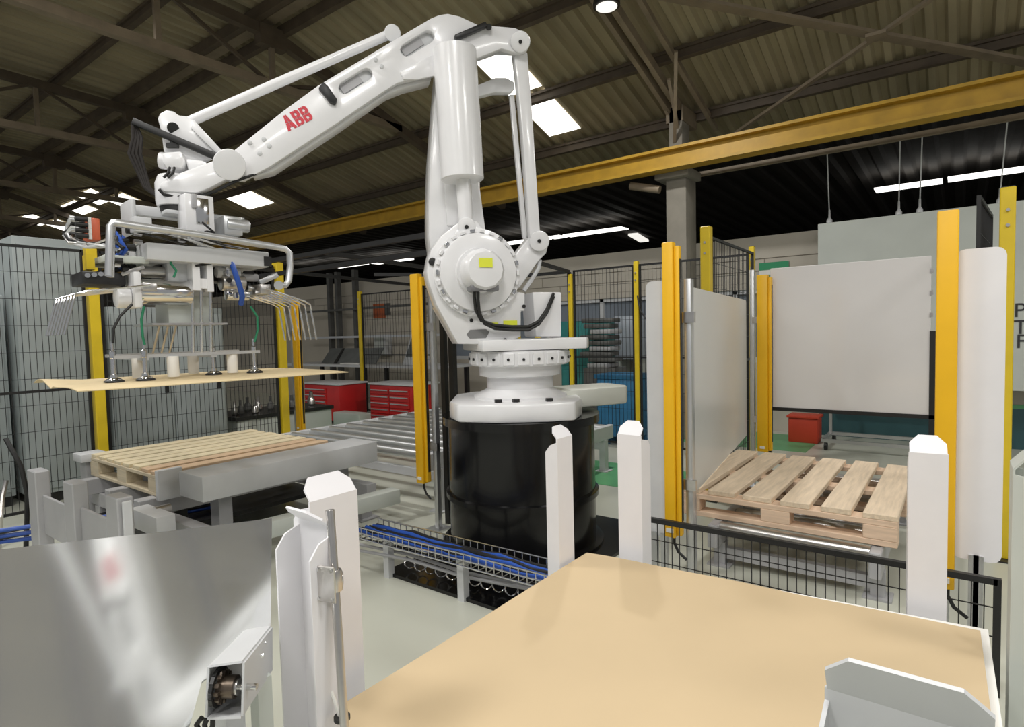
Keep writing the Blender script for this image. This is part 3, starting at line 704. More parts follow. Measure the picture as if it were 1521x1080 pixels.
# wrist
MB().prism(poly([(234, 176), (237, 168), (247, 163), (258, 165), (265, 171), (277, 172), (287, 178), (331, 225), (323, 229), (300, 240), (262, 236), (243, 226), (239, 195)], .03), nv*-.05).build('wrist_link', WHITE, rb, bevel=.008)
MB().prism(poly([(288, 178), (331, 225), (323, 229), (283, 190)], .045), nv*-.02).build('wrist_link_edge', WHITE, rb, bevel=.004)
MB().cyl(RP(257, 190, .036), RP(257, 190, .03), .028, seg=16).build('wrist_link_hole', BLACK, rb)
fk = MB().prism(poly([(237, 280), (236, 273), (247, 264), (273, 254), (322, 236), (347, 234), (357, 246), (352, 258), (343, 263), (310, 280), (292, 286), (262, 285), (243, 285)], .13), nv*-.06).build('wrist_fork', WHITE, rb, bevel=.012)
MB().prism(poly([(240, 282), (238, 275), (247, 266), (322, 242), (350, 240), (352, 258), (310, 280), (292, 286), (245, 285)], -.08), nv*-.05).build('wrist_fork', WHITE, rb, bevel=.012)
MB().cyl(RP(341, 245, .145), RP(341, 245, .12), .078, seg=32).build('pivot_cap', WHITE, fk, bevel=.008)
MB().prism(poly([(242, 226), (270, 224), (275, 240), (270, 250), (246, 248), (240, 240)], .10), nv*-.16).build('wrist_motor', WHITE, rb, bevel=.012)
MB().prism(poly([(275, 235), (300, 238), (312, 244), (280, 256)], .08), nv*-.14).build('wrist_gear_case', WHITE, rb, bevel=.01)
MB().cyl(RP(236, 238, .02), RP(250, 240, .02), .042, seg=20).build('motor_cap', WHITE, rb, bevel=.01)
wc = RP(263, 285, .02)
MB().lathe(wc-ZV*.085, ZV, [(.06, 0), (.095, .005), (.10, .03), (.10, .12), (.085, .16)], 32).build('wrist_flange', WHITE, rb)
MB().lathe(wc-ZV*.11, ZV, [(.085, 0), (.085, .026)], 28).build('flange_ring', BLACK, rb)
# hoses on the wrist
MB().bar(RP(197, 180, .06), RP(321, 233, .06), .028, .034).build('hose_rail', BLACK, rb, bevel=.006)
MB().prism(poly([(252, 200), (258, 200), (258, 212), (264, 212), (264, 218), (246, 218), (246, 212), (252, 212)], .06), nv*-.03).build('hose_bracket', BLACK, rb)
for k in range(4):
    ox = k*4-6
    MB().tube([RP(199+ox*.3, 182, .06-k*.012), RP(204+ox, 205, .05), RP(200+ox*1.4, 228, .05), RP(208+ox, 250, .04), RP(218+ox*.6, 278, .03), RP(235, 293, .03)], .009, 8).build('hose', mat('hose_brown', (.018, .014, .012), .7), rb)
for k in range(2):
    MB().tube([RP(252+k*7, 249, .115), RP(250+k*7, 257, .14), RP(243+k*6, 264, .14)], .007, 8).build('wrist_cable', BLACK, rb)
MB().tube([RP(236, 281, .135), RP(243, 289, .12), RP(262, 292, .11), RP(300, 290, .11), RP(320, 284, .11), RP(348, 270, .1), RP(380, 258, .08)], .008, 8).build('wrist_cable', BLACK, rb)

# ================================================================== GRIPPER
GR = radians(-6); gx = rotz((1, 0, 0), GR); gy = rotz((0, 1, 0), GR)
GC = at(290, 500, 3.12); GC.z = 0
def GA(x, y, a): return aPl(x, y, GC+gx*a, gx)          # point on the plane a metres towards the camera side
def gl(p): q = p-GC; return q.dot(gx), q.dot(gy), p.z
def gw(a, b, z): return GC+gx*a+gy*b+ZV*z
GAX = (gx, gy, ZV)
def gbox(mb, a0, a1, b0, b1, z0, z1):
    return mb.box(gw((a0+a1)/2, (b0+b1)/2, (z0+z1)/2), (abs(a1-a0), abs(b1-b0), abs(z1-z0)), GAX)
top = wc.z-.11
gp = thing('vacuum_gripper', V((GC.x, GC.y, 1.06)), 'silver palletizing gripper with fork fingers, hoses and suction cups hanging from the robot', 'gripper')
wa, wbb, _ = gl(wc)
# plumb the wrist over the gripper column
q0 = GA(277, 345, .12); q1 = GA(320, 350, .12)
b0, b1 = gl(q0)[1], gl(q1)[1]; zc0 = gl(q0)[2]
zct = GA(295, 289, .12).z; gbox(MB(), -.0, .12, b0, b1, zc0-.02, zct).build('mount_column', WHITE, gp, bevel=.006)
gbox(MB(), min(wa-.09, -.06), .02, min(wbb-.08, b0), b1, top-.02, top).build('mount_plate', LGREY, gp, bevel=.004)
p = GA(300, 315, .125); gbox(MB(), .12, .127, gl(p)[1]-.03, gl(p)[1]+.035, gl(p)[2]-.06, gl(p)[2]+.07).build('bright_cover', CHROME, gp, bevel=.003)
p = GA(288, 300, .125); gbox(MB(), .12, .135, gl(p)[1]-.012, gl(p)[1]+.012, gl(p)[2]-.03, gl(p)[2]+.04).build('sensor', GREY, gp, bevel=.003)
# top frame bar (back), side ears
p = GA(188, 306, -.08); q = GA(362, 338, -.08)
zt_ = (p.z+q.z)/2
gbox(MB(), -.12, -.06, gl(p)[1], gl(q)[1], zt_-.02, zt_+.03).build('top_bar', LGREY, gp, bevel=.005)
gbox(MB(), -.12, .06, gl(p)[1]-.02, gl(p)[1]+.004, zt_-.13, zt_+.035).build('top_ear', LGREY, gp, bevel=.01)
# main box beam
p = GA(217, 356, .2); q = GA(400, 386, .2)
zb_ = (p.z+q.z)/2-.03; B0, B1 = gl(p)[1], gl(q)[1]
gbox(MB(), -.16, .2, B0, B1, zb_-.035, zb_+.045).build('main_beam', LGREY, gp, bevel=.006)
gbox(MB(), .2, .205, B1-.03, B1+.01, zb_-.03, zb_+.02).build('beam_end', BLACK, gp, smooth=0)
gbox(MB(), -.14, .16, B0-.16, B0+.02, zb_-.05, zb_-.02).build('under_plate', PALEG, gp, bevel=.004)
# pipe handle frames
ph = lambda x, y, a=.26: GA(x, y, a)
MB().tube([ph(162, 410), ph(163, 370), ph(164, 336), ph(168, 331), ph(178, 332), ph(300, 349), ph(405, 366), ph(424, 370), ph(430, 376), ph(431, 395), ph(429, 417), ph(424, 424), ph(413, 423)], .017, 12).build('pipe_frame', ALU, gp)
MB().cyl(ph(166, 334), ph(164, 412), .015, seg=16).build('pipe_post', CHROME, gp)
MB().cyl(ph(414, 424, .30), ph(414, 424, .2), .024, seg=16).build('pipe_foot', ALU, gp)
gbox(MB(), .12, .2, gl(ph(213, 325))[1]-.02, gl(ph(232, 325))[1], ph(225, 342).z, ph(225, 320).z).build('carriage', LGREY, gp, bevel=.004)
# valve island with orange front and black hoses, cable bundle
vi = [GA(122, 322, .05), GA(150, 357, .05)]
zz0, zz1 = vi[1].z, vi[0].z; vb = gl(vi[0])[1]; vb1 = gl(vi[1])[1]
gbox(MB(), -.12, .05, (vb+vb1)/2, vb1, zz0, zz1).build('valve_island', ORANGE, gp, bevel=.004)
for k in range(4):
    z = zz0+(zz1-zz0)*(k+.5)/4
    MB().cyl(gw(.06, vb1-.05, z), gw(.06, vb-.03, z), .011, seg=10).build('valve_plug', BLACK, gp)
    gbox(MB(), .05, .056, vb1-.05, vb1-.035, z-.012, z+.012).build('valve_tag', PAPER, gp, smooth=0)
rnd = random.Random(3)
for k in range(9):
    o_ = lambda s: rnd.uniform(-s, s)
    MB().tube([GA(126, 326+k*3, .05), GA(108+o_(6), 322+k*3, .02), GA(98+o_(5), 338+k*2, .0), GA(106+o_(5), 358+o_(4), .02), GA(128+o_(6), 366+o_(5), .06), GA(160+o_(8), 362+o_(6), .1), GA(190, 372+o_(8), .1)], .007, 8).build('hose', (ALU, LGREY, STEEL, DARK, BLACK)[k % 5], gp)
for k in range(7):
    MB().tube([GA(172+k*3, 345+k*2, .1), GA(176+o_(5), 360+o_(6), .14), GA(180+o_(8), 372+o_(6), .16), GA(172+o_(6), 388+o_(5), .12), GA(190+o_(8), 400, .08)], .008, 8).build('hose', (CBLUE, BLACK, DARK, CBLUE)[k % 4], gp)
# left dark clamp jaw and right linkage
gbox(MB(), -.12, .1, gl(GA(118, 410, .05))[1], gl(GA(182, 410, .05))[1], GA(150, 424, .05).z, GA(150, 405, .05).z).build('clamp_jaw', DARK, gp, bevel=.006)
p = GA(133, 388, .05); gbox(MB(), -.02, .05, gl(p)[1]-.012, gl(p)[1]+.02, GA(133, 400, .05).z, GA(133, 378, .05).z).build('yellow_tag', LEM, gp, smooth=0)
for k in range(4): MB().cyl(GA(130+10*k, 409-k, .11), GA(130+10*k, 409-k, .09), .011, seg=10).build('jaw_bolt', CHROME, gp)
# white cylinder drive and brackets
cy0 = GA(209, 432, .16); cy1 = GA(272, 437, .16)
cl_ = MB().cyl(gw(.1, gl(cy0)[1], cy0.z), gw(.1, gl(cy1)[1]+.05, cy0.z), .062, seg=24).build('drive_cylinder', CHROME, gp, bevel=.006)
gbox(MB(), .02, .17, gl(cy0)[1]-.03, gl(cy0)[1]+.005, cy0.z-.08, cy0.z+.09).build('cylinder_head', WHITE, gp, bevel=.01)
MB().cyl(gw(.1, gl(cy0)[1]-.03, cy0.z-.03), gw(.1, gl(cy0)[1]-.09, cy0.z-.03), .05, seg=20).build('cylinder_cap', WHITE, gp, bevel=.012)
MB().cyl(gw(.05, gl(GA(212, 402, .1))[1], GA(212, 402, .1).z), gw(.05, gl(GA(262, 409, .1))[1], GA(212, 402, .1).z), .028, seg=16).build('upper_shaft', STEEL, gp)
gbox(MB(), -.1, .03, B0+.1, B1-.15, cy0.z+.07, zb_-.03).build('mid_block', DARK, gp, bevel=.004)
p = GA(285, 390, .17); q = GA(318, 432, .17)
gb0, gb1 = gl(p)[1], gl(q)[1]; gz0, gz1 = q.z, p.z
mb = MB(); gbox(mb, .1, .17, gb0, gb0+.035, gz0, gz1); gbox(mb, .1, .17, gb1-.03, gb1, gz0-.005, gz1); gbox(mb, .1, .165, gb0, gb1, gz0+.01, gz0+.06); mb.build('rod_bracket', WHITE, gp, smooth=0)
gbox(MB(), .0, .1, gb0-.09, gb1+.01, gz0-.02, gz1+.02).build('rod_back_plate', LGREY, gp, bevel=.004)
gbox(MB(), -.12, .08, gb0-.09, gb1+.02, GA(285, 482, .08).z, gz0).build('lift_block', PALEG, gp, bevel=.006)
# thin plate
zpl = GA(270, 482, .0).z
gbox(MB(), -.18, .14, gl(GA(213, 480, 0))[1], gl(GA(322, 480, 0))[1], zpl-.006, zpl+.004).build('thin_plate', STEEL, gp, smooth=0)
# fork fingers, left row and right row
def fork(xroot, yroot, xs, ys, xt, yt, n, a0, a1, name='fork_finger'):
    for k in range(n):
        a = a0+(a1-a0)*k/(n-1)
        r_ = GA(xroot, yroot, 0); s_ = GA(xs, ys, 0); t_ = GA(xt, yt, 0)
        rb_, rz_ = gl(r_)[1], r_.z; sb, sz = gl(s_)[1], s_.z; tb, tz = gl(t_)[1], t_.z
        pts = [gw(a, rb_, rz_), gw(a, rb_+(sb-rb_)*.85, rz_+(sz-rz_)*.85), gw(a, sb+(tb-sb)*.05, sz-.01), gw(a, sb+(tb-sb)*.25, sz+(tz-sz)*.25), gw(a, tb, tz)]
        MB().tube(pts, .0055, 8).build(name, CHROME, gp)
fork(205, 428, 98, 438, 82, 498, 7, -.19, .19)
fork(372, 432, 436, 452, 446, 505, 7, -.19, .19)
gbox(MB(), -.19, .19, gl(GA(205, 430, 0))[1]-.03, gl(GA(205, 430, 0))[1]+.03, GA(205, 436, 0).z, GA(205, 424, 0).z).build('fork_bar', STEEL, gp, bevel=.004)
gbox(MB(), -.19, .19, gl(GA(372, 432, 0))[1]-.03, gl(GA(372, 432, 0))[1]+.03, GA(372, 440, 0).z, GA(372, 426, 0).z).build('fork_bar', STEEL, gp, bevel=.004)
# right side actuators and hoses
for x, y, r_, m_ in ((345, 420, .045, STEEL), (352, 438, .03, CHROME), (338, 405, .03, LGREY), (352, 335, .035, ALU), (366, 412, .022, GREY)):
    c = GA(x, y, .08); MB().cyl(c-gy*.06, c+gy*.06, r_, seg=16).build('actuator', m_, gp, bevel=.005)
gbox(MB(), -.05, .1, gl(GA(330, 325, .08))[1], gl(GA(358, 325, .08))[1], GA(345, 350, .08).z, GA(345, 322, .08).z).build('valve_box', ALU, gp, bevel=.008)
MB().tube([GA(338, 385, .18), GA(345, 392, .19), GA(349, 405, .2), GA(356, 425, .2), GA(360, 440, .18), GA(358, 452, .15)], .014, 10).build('hose', CBLUE, gp)
for pts, m_ in (([(252, 378), (254, 392), (262, 402), (258, 412)], CGREEN), ([(372, 455), (382, 470), (383, 490), (378, 508)], CGREEN), ([(196, 452), (178, 470), (168, 490), (168, 510)], BLACK), ([(214, 455), (210, 475), (212, 500), (215, 512)], CGREEN), ([(290, 395), (310, 392), (330, 386), (338, 384)], BLACK), ([(300, 330), (318, 345), (322, 360), (340, 372)], BLACK)):
    MB().tube([GA(x, y, .17) for x, y in pts], .006, 8).build('hose', m_, gp)
# small fittings, couplings and loose lines that crowd the frame
rnd = random.Random(21)
for k in range(16):
    x, y = rnd.uniform(335, 372), rnd.uniform(395, 440)
    c = GA(x, y, rnd.uniform(.0, .15)); ax_ = rnd.choice((gx, gy, ZV))
    MB().cyl(c-ax_*rnd.uniform(.01, .03), c+ax_*rnd.uniform(.01, .03), rnd.uniform(.008, .018), seg=10).build('fitting', rnd.choice((CHROME, STEEL, DARK, ALU)), gp)
for k in range(12):
    x, y = rnd.uniform(232, 330), rnd.uniform(336, 352)
    c = GA(x, y+(x-232)*.14, rnd.uniform(.1, .2)); gbox(MB(), *(lambda a, b, z: (a-.02, a+.02, b-.015, b+.015, z-.012, z+.012))(*gl(c))).build('fitting', rnd.choice((DARK, STEEL, ALU, GREY)), gp, smooth=0)
for k in range(10):
    x, y = rnd.uniform(168, 205), rnd.uniform(340, 405)
    c = GA(x, y, rnd.uniform(.0, .15)); MB().cyl(c-gy*.015, c+gy*.02, rnd.uniform(.008, .02), seg=10).build('fitting', rnd.choice((DARK, STEEL, CHROME, BLACK)), gp)
for k in range(6):
    x0_, x1_ = rnd.uniform(200, 250), rnd.uniform(300, 370)
    MB().tube([GA(x0_, 345+rnd.uniform(-6, 6), .15), GA((x0_*2+x1_)/3, 352+rnd.uniform(-8, 8), .2), GA((x0_+x1_*2)/3, 366+rnd.uniform(-8, 8), .2), GA(x1_, 372+rnd.uniform(-8, 8), .12)], .005, 6).build('hose', rnd.choice((BLACK, DARK, LGREY)), gp)
MB().bar(GA(120, 412, -.1), GA(200, 395, .1), .03, .02).build('link_bar', DARK, gp, bevel=.004)
MB().bar(GA(180, 408, .1), GA(214, 396, .12), .025, .02).build('link_bar', STEEL, gp, bevel=.004)
MB().bar(GA(385, 420, .1), GA(412, 408, .1), .02, .03).build('link_bar', ALU, gp, bevel=.004)
# suction frame
zs = GA(270, 527, .1).z
gbox(MB(), .08, .11, gl(GA(168, 528, .1))[1], gl(GA(385, 525, .1))[1], zs-.008, zs+.008).build('suction_rail', ALU, gp, smooth=0)
gbox(MB(), -.31, -.28, gl(GA(168, 528, .1))[1]+.06, gl(GA(385, 525, .1))[1]+.05, zs-.008, zs+.008).build('suction_rail', ALU, gp, smooth=0)
for bb_ in (gl(GA(215, 527, .1))[1], gl(GA(317, 527, .1))[1]):
    gbox(MB(), -.31, .11, bb_-.015, bb_+.015, zs-.02, zs-.006).build('suction_cross_rail', ALU, gp, smooth=0)
for x in (287.5, 300.5, 314.5):
    b_ = gl(GA(x, 470, .135))[1]; MB().cyl(gw(.135, b_, gz0+.02), gw(.1, b_, zs), .0085, seg=12).build('guide_rod', CHROME, gp)
for x in (233, 246, 258):
    b_ = gl(GA(x, 500, -.2))[1]; MB().cyl(gw(-.15, b_, zpl), gw(-.29, b_, zs), .006, seg=10).build('guide_rod', STEEL, gp)
SHZ = None
cupz = GA(300, 557, .1).z
for x, a in ((168, .095), (215, .12), (378, .095), (317, .02)):
    b_ = gl(GA(x, 540, a))[1]
    MB().lathe(gw(a, b_, cupz), ZV, [(.034, 0), (.03, .008), (.016, .014), (.014, .028), (.009, .03), (.009, .10), (.013, .105), (.013, .135), (.006, .14), (.006, .18)], 20).build('suction_cup_stem', CHROME, gp)
    MB().lathe(gw(a, b_, cupz-.006), ZV, [(.042, 0), (.04, .006), (.02, .016)], 20).build('suction_cup', BLACK, gp)
for x, a in ((205, .0), (257, .1), (287, -.1), (345, .08)):
    b_ = gl(GA(x, 540, a))[1]
    MB().cyl(gw(a, b_, cupz), gw(a, b_, zs-.005), .027, seg=20).build('white_spacer', PAPER, gp, bevel=.003)
# sheet held by the gripper
L2 = .61; W2 = .47; zsh = cupz-.008
def sag(a, b):
    k = max(0, a-.0); e = 4*(a-.5)**2; f_ = max(0, .18-b)/.18
    return V((0, 0, -.006*e+.02*f_*sin(a*9)*(1 if a < .5 else .3)-.03*max(0, b-.93)/.07*0))
mb = MB(); mb.quadsheet(gw(-W2, -L2, zsh), gw(W2, -L2, zsh), gw(W2, L2, zsh), gw(-W2, L2, zsh), .004, 18, 24, sag)
tag(mb.build('kraft_sheet', KRAFT2, smooth=60, origin=gw(0, 0, zsh-.02)), 'thin pale brown sheet held by the suction cups of the gripper', 'sheet')

# ================================================================== LEFT CELL
pallet('slatted_pallet', (-4.34, 2.12, .372), 1.08, 1.2, 'pale wooden pallet of narrow close boards on the grey conveyor below the gripper', n=8, bw=.103, th=.022, H=.15, mats=(WOODP, WOODP, WOODP, WOODP, WOODP, WOODP, WOODT, WOODT), xm=mat('pine_end', (.58, .50, .36), .65, var=.12, scale=6, stretch=(.8, 9, 9)), seed=9)
t = thing('chain_conveyor', (-4.3, 2.1, 0), 'grey chain conveyor frame carrying the slatted pallet', 'conveyor')
for x in (-4.78, -4.3, -3.86):
    MB().bb(x-.04, x+.04, 1.42, 2.82, .26, .37).build('chain_rail', GREY, t, bevel=.005, bseg=1)
for y in (1.56, 2.7): MB().bb(-4.9, -3.3, y-.04, y+.04, .17, .26).build('cross_member', GREY, t, smooth=0)
for x in (-4.78, -3.86, -3.4):
    for y in (1.56, 2.7):
        MB().bb(x-.04, x+.04, y-.045, y+.045, .01, .17).build('leg', GREY, t, smooth=0)
        MB().bb(x-.08, x+.08, y-.08, y+.08, 0, .01).build('foot', GREY, t, smooth=0)
MB().bb(-3.79, -3.75, 1.5, 1.64, .36, .54).build('stop_plate', LGREY, t, bevel=.004)
MB().cyl((-3.66, 1.52, .33), (-3.66, 1.44, .33), .03, seg=16).build('shaft_end', STEEL, t)
MB().bb(-3.8, -3.45, 1.36, 1.46, .24, .35).build('drive_box', LGREY, t, bevel=.005)
MB().bb(-5.02, -4.9, 1.5, 1.62, .0, .5).build('corner_post', GREY, t, bevel=.004)
MB().bb(-5.02, -4.86, 1.46, 1.62, .47, .525).build('corner_bracket', LGREY, t, bevel=.004)
MB().bb(-4.72, -3.92, 1.5, 2.74, .1, .13).build('dark_fill_plate', BLACK, t, smooth=0)  # black plate added to darken the space beneath the slatted pallet
MB().bb(-4.2, -3.95, 1.5, 1.75, .13, .25).build('dark_fill_box', DARK, t, bevel=.01)  # dark box added to help fill the same space with black
t = thing('guard_beam', (-3.45, 2.15, 0), 'wide grey box beam along the near side of the slatted pallet', 'beam')
MB().bb(-3.62, -3.34, 1.56, 2.80, .40, .545).build('box', LGREY, t, bevel=.006)
for y in (1.75, 2.6):
    MB().bb(-3.57, -3.47, y-.04, y+.04, 0.01, .40).build('leg', GREY, t, smooth=0)
    MB().bb(-3.61, -3.43, y-.08, y+.08, 0, .01).build('foot', GREY, t, smooth=0)
# low white duct and blue hoses beside the beam
tag(MB().bar((-3.24, 1.5, .2), (-3.1, 2.75, .2), .1, .1).build('cable_duct', PALEG, bevel=.01), 'pale square cable duct lying under the wide grey beam', 'duct')
mb = MB(); mb.tube([V((-3.05, 2.2, .4)), V((-3.0, 2.15, .3)), V((-3.02, 2.1, .15)), V((-2.95, 2.0, .02))], .016)
tag(mb.build('blue_hose', CBLUE), 'blue hose hanging from the wide grey beam', 'hose')
# three post grey stand
t = thing('guide_stand', (-3.67, 1.06, 0), 'grey steel stand of three square posts joined by notched plates', 'stand')
for k, (x, zt) in enumerate(((-4.14, .62), (-3.66, .61), (-3.18, .60))):
    y = 1.04+.03*k
    MB().bb(x-.075, x+.065, y-.035, y+.035, 0, zt-.025).build('post', GREY, t, bevel=.005, bseg=1)
    if k < 2: 
        MB().bb(x+.065, x+.405, y-.005, y+.01, .24, .46).build('web_plate', GREY, t, bevel=.003, bseg=1)
MB().bb(-3.105, -3.09, 1.08, 1.12, .12, .56).build('end_plate', LGREY, t, bevel=.003, bseg=1)
# left fence along the wall side
FX = -5.5
fence((FX, -.6), (FX, 1.74), .06, 2.03, 'black mesh safety fence in front of the tall grey cabinet', mid=.95, sv=.04)
fence((FX, 1.86), (FX, 3.36), .06, 2.03, 'black mesh safety fence in front of the wide grey cabinet behind the pallet', mid=.95, sv=.04)
post(FX, 1.80, 2.06, 'lemon yellow fence post standing behind the slatted pallet', s=.075)
post(FX, 3.42, 2.06, 'lemon yellow fence post beside the conveyor gate light curtain', s=.08)
a = aZ(446, 640, .31)
light_curtain(a.x, a.y, 'yellow light curtain column behind the slatted pallet at the roller conveyor', alu=(-.09, -.02), azt=1.7, w=.08)
light_curtain(-2.87, 2.78, 'slim yellow light curtain on a silver post just left of the drum', alu=(.1, .0), azt=1.7, w=.07)
# black tunnel frame over the roller conveyor
t = thing('tunnel_frame', (-4.2, 4.4, 0), 'black mesh tunnel frame over the roller conveyor exit', 'frame')
P_ = lambda x, y, z=1.98: V((x, y, z))
for a, b in ((P_(-5.42, 2.95), P_(-2.8, 2.95)), (P_(-5.42, 2.95), P_(-6.0, 5.9)), (P_(-6.0, 5.9), P_(-3.6, 5.9)), (P_(-2.8, 2.95), P_(-3.6, 5.9)), (P_(-4.1, 2.95), P_(-4.6, 5.9)), (P_(-5.2, 4.4), P_(-4.0, 5.9)), (P_(-5.42, 2.95, 1.86), P_(-2.8, 2.95, 1.86))):
    MB().bar(a, b, .035, .035).build('rail', BLACK, t, smooth=0)
for x, y in ((-2.8, 2.95), (-6.0, 5.9), (-3.62, 5.94)):
    MB().bb(x-.018, x+.018, y-.018, y+.018, 0, 1.98).build('upright', BLACK, t, smooth=0)
MB().bb(-2.74, -2.70, 2.93, 2.97, .3, 1.98).build('upright', BLACK, t, smooth=0)
fence((-7.7, 6.25), (-6.2, 6.25), .1, 1.98, 'black mesh safety fence panel before the red tool cabinets', mid=1.0, sv=.06)
post(-7.75, 6.25, 2.02, 'thin lemon yellow fence post between the red tool cabinets', s=.06)
post(-4.35, 5.9, 1.6, 'short lemon yellow post behind the turntable', s=.06)
post(-4.05, 5.9, 1.4, 'short lemon yellow post close to the robot neck', s=.05)
roller_conveyor(-4.85, -3.05, 2.98, 5.0, .45, 'silver roller conveyor leaving the cell through the light curtain gate', nroll=10, fm=LGREY, rm=ALU, rr=.036)
roller_conveyor(-2.98, -2.62, 3.55, 5.0, .42, 'short silver roller conveyor behind the black drum', nroll=9, fm=LGREY, rm=ALU)
# grey cabinets behind the left fence
def cabinet(x0, x1, y0, y1, h, label, doors=1, m_=CABG):
    t = thing('steel_cabinet', ((x0+x1)/2, (y0+y1)/2, 0), label, 'cabinet')
    MB().bb(x0, x1, y0, y1, .08, h).build('body', m_, t, bevel=.008)
    MB().bb(x0+.03, x1-.02, y0+.02, y1-.02, 0, .08).build('plinth', DARK, t, smooth=0)
    w_ = (y1-y0-.04)/doors
    for k in range(doors):
        d = MB().bb(x1, x1+.02, y0+.02+w_*k+.005, y0+.02+w_*(k+1)-.005, .12, h-.06).build('door', m_, t, bevel=.004)
        MB().bb(x1+.02, x1+.035, y0+w_*(k+1)-.06, y0+w_*(k+1)-.03, h*.5, h*.5+.12).build('handle', DARK, d, smooth=0)
    return t
cabinet(-6.7, -5.95, 1.42, 1.98, 2.16, 'tall pale grey cabinet behind the mesh fence left of the lemon post')
cabinet(-6.9, -6.1, -.2, 1.38, 1.7, 'grey green double cabinet behind the mesh fence', 2)
cabinet(-6.8, -6.05, 2.08, 3.12, 1.62, 'wide low grey cabinet behind the slatted pallet', 2)
# machine parts shelf beyond the wide cabinet
t = thing('parts_bench', (-6.6, 3.8, 0), 'pale bench piled with dark machine parts behind the gate', 'bench')
MB().bb(-6.9, -6.2, 3.3, 4.5, 0, .42).build('base', PALEG, t, bevel=.01)
MB().bb(-6.92, -6.18, 3.28, 4.52, .42, .46).build('top', DARK, t, smooth=0)
rnd = random.Random(4)
for k in range(12):
    x = -6.3-rnd.random()*.4; y = 3.38+k*.1; s = rnd.uniform(.035, .048)
    tag(MB().lathe((x, y, .46), ZV, [(s*.7, 0), (s, .02), (s*.8, .08), (s*.4, .1), (s*.4, .16)], 10).build('machine_part', BENCH if k % 2 else STEEL), ('dark round machine part lying on the pale bench' if k % 2 else 'bright round machine part lying on the pale bench'), 'machine part', 'machine parts on the bench')
# cable tray with blue cables in front of the drum
ta = aZ(528, 782, .27); tb = aZ(820, 857, .27); tb = ta+(tb-ta)*1.1
td = (tb-ta).normalized(); tn = V((-td.y, td.x, 0)); TL = (tb-ta).length
t = thing('cable_tray', (ta+tb)/2-V((0, 0, .27)), 'wire mesh cable tray running in front of the black drum', 'cable tray')
mb = MB()
for k in range(int(TL/.045)):
    p = ta+td*(k*.045)
    mb.tube([p+V((0, 0, 0)), p-V((0, 0, .06)), p+tn*.16-V((0, 0, .06)), p+tn*.16], .0028, 5)
stuff(mb.build('wire_mesh', STEEL, t))
for o_, dz in ((0, 0), (0, -.03), (0, -.06), (.08, -.06), (.16, -.06), (.16, 0)):
    MB().cyl(ta+tn*o_+V((0, 0, dz)), tb+tn*o_+V((0, 0, dz)), .004, seg=6).build('long_wire', CHROME, t)
for s in (.12, .5, .88):
    p = ta+td*TL*s+tn*.08; MB().bb(p.x-.02, p.x+.02, p.y-.02, p.y+.02, .0, .205).build('leg', LGREY, t, smooth=0)
for k in range(6):
    pts = [ta+td*(TL*s/14)+tn*(.02+.026*k)+V((0, 0, -.035+rnd.uniform(-.006, .012))) for s in range(15)]
    tag(MB().tube(pts, .011, 8).build('tray_cable', CBLUE if k in (0, 2, 4) else DARK), 'blue cable lying in the wire tray' if k in (0, 2, 4) else 'black cable lying in the wire tray', 'cable', 'cables in the wire tray')
ca = aZ(600, 842, .03); cb3 = aZ(785, 892, .03)
pts = []
for k in range(150):
    s = k/149; q = s*2*pi*11; p = ca.lerp(cb3, s); pts.append(p+tn*(.028*cos(q))+V((0, 0, .03+.028*sin(q))))
tag(MB().tube(pts, .004, 6).build('spiral_wire', CHROME), 'loose silver spiral wire over the black floor plate', 'wire')
for k in range(3):
    a = aZ(535, 800+k*9, .12); b = aZ(815, 872+k*4, .12)
    tag(MB().tube([a, a.lerp(b, .3)+V((0, 0, .01)), a.lerp(b, .6)-V((0, 0, .015)), b], .009, 8).build('floor_cable', GREY if k else BLACK), ('grey cable sagging below the wire tray' if k else 'black cable sagging below the wire tray'), 'cable', 'cables below the tray')
# blue cables and clutter at the far left
for k in range(5):
    a = aZ(-25, 792+k*4, .2-.02*k); b = aZ(130, 770+k*5, .2-.02*k); c = aZ(330, 742+k*4, .2-.02*k)
    tag(MB().tube([a, a.lerp(b, .5)+V((0, 0, .02*(k % 2))), b, b.lerp(c, .5)-V((0, 0, .02)), c], .013, 8).build('floor_hose', CBLUE if k % 2 == 0 else DARK), ('blue hose running behind the grey three post stand' if k % 2 == 0 else 'dark hose running behind the grey three post stand'), 'hose', 'hoses behind the stand')
for k in range(7):
    x = -4.5-.1*k; y = .55+.09*((k*3) % 7); h = rnd.uniform(.3, .75)
    pts = [V((x+rnd.uniform(-.02, .02)*i, y+rnd.uniform(-.02, .02)*i, h*i/4)) for i in range(5)]
    tag(MB().tube(pts, .014, 8).build('loose_hose', (DARK, STEEL, BLACK)[k % 3]), ('dark', 'silver', 'black')[k % 3]+' loose hose standing in a tangle before the grey cabinet', 'hose', 'tangle of hoses')

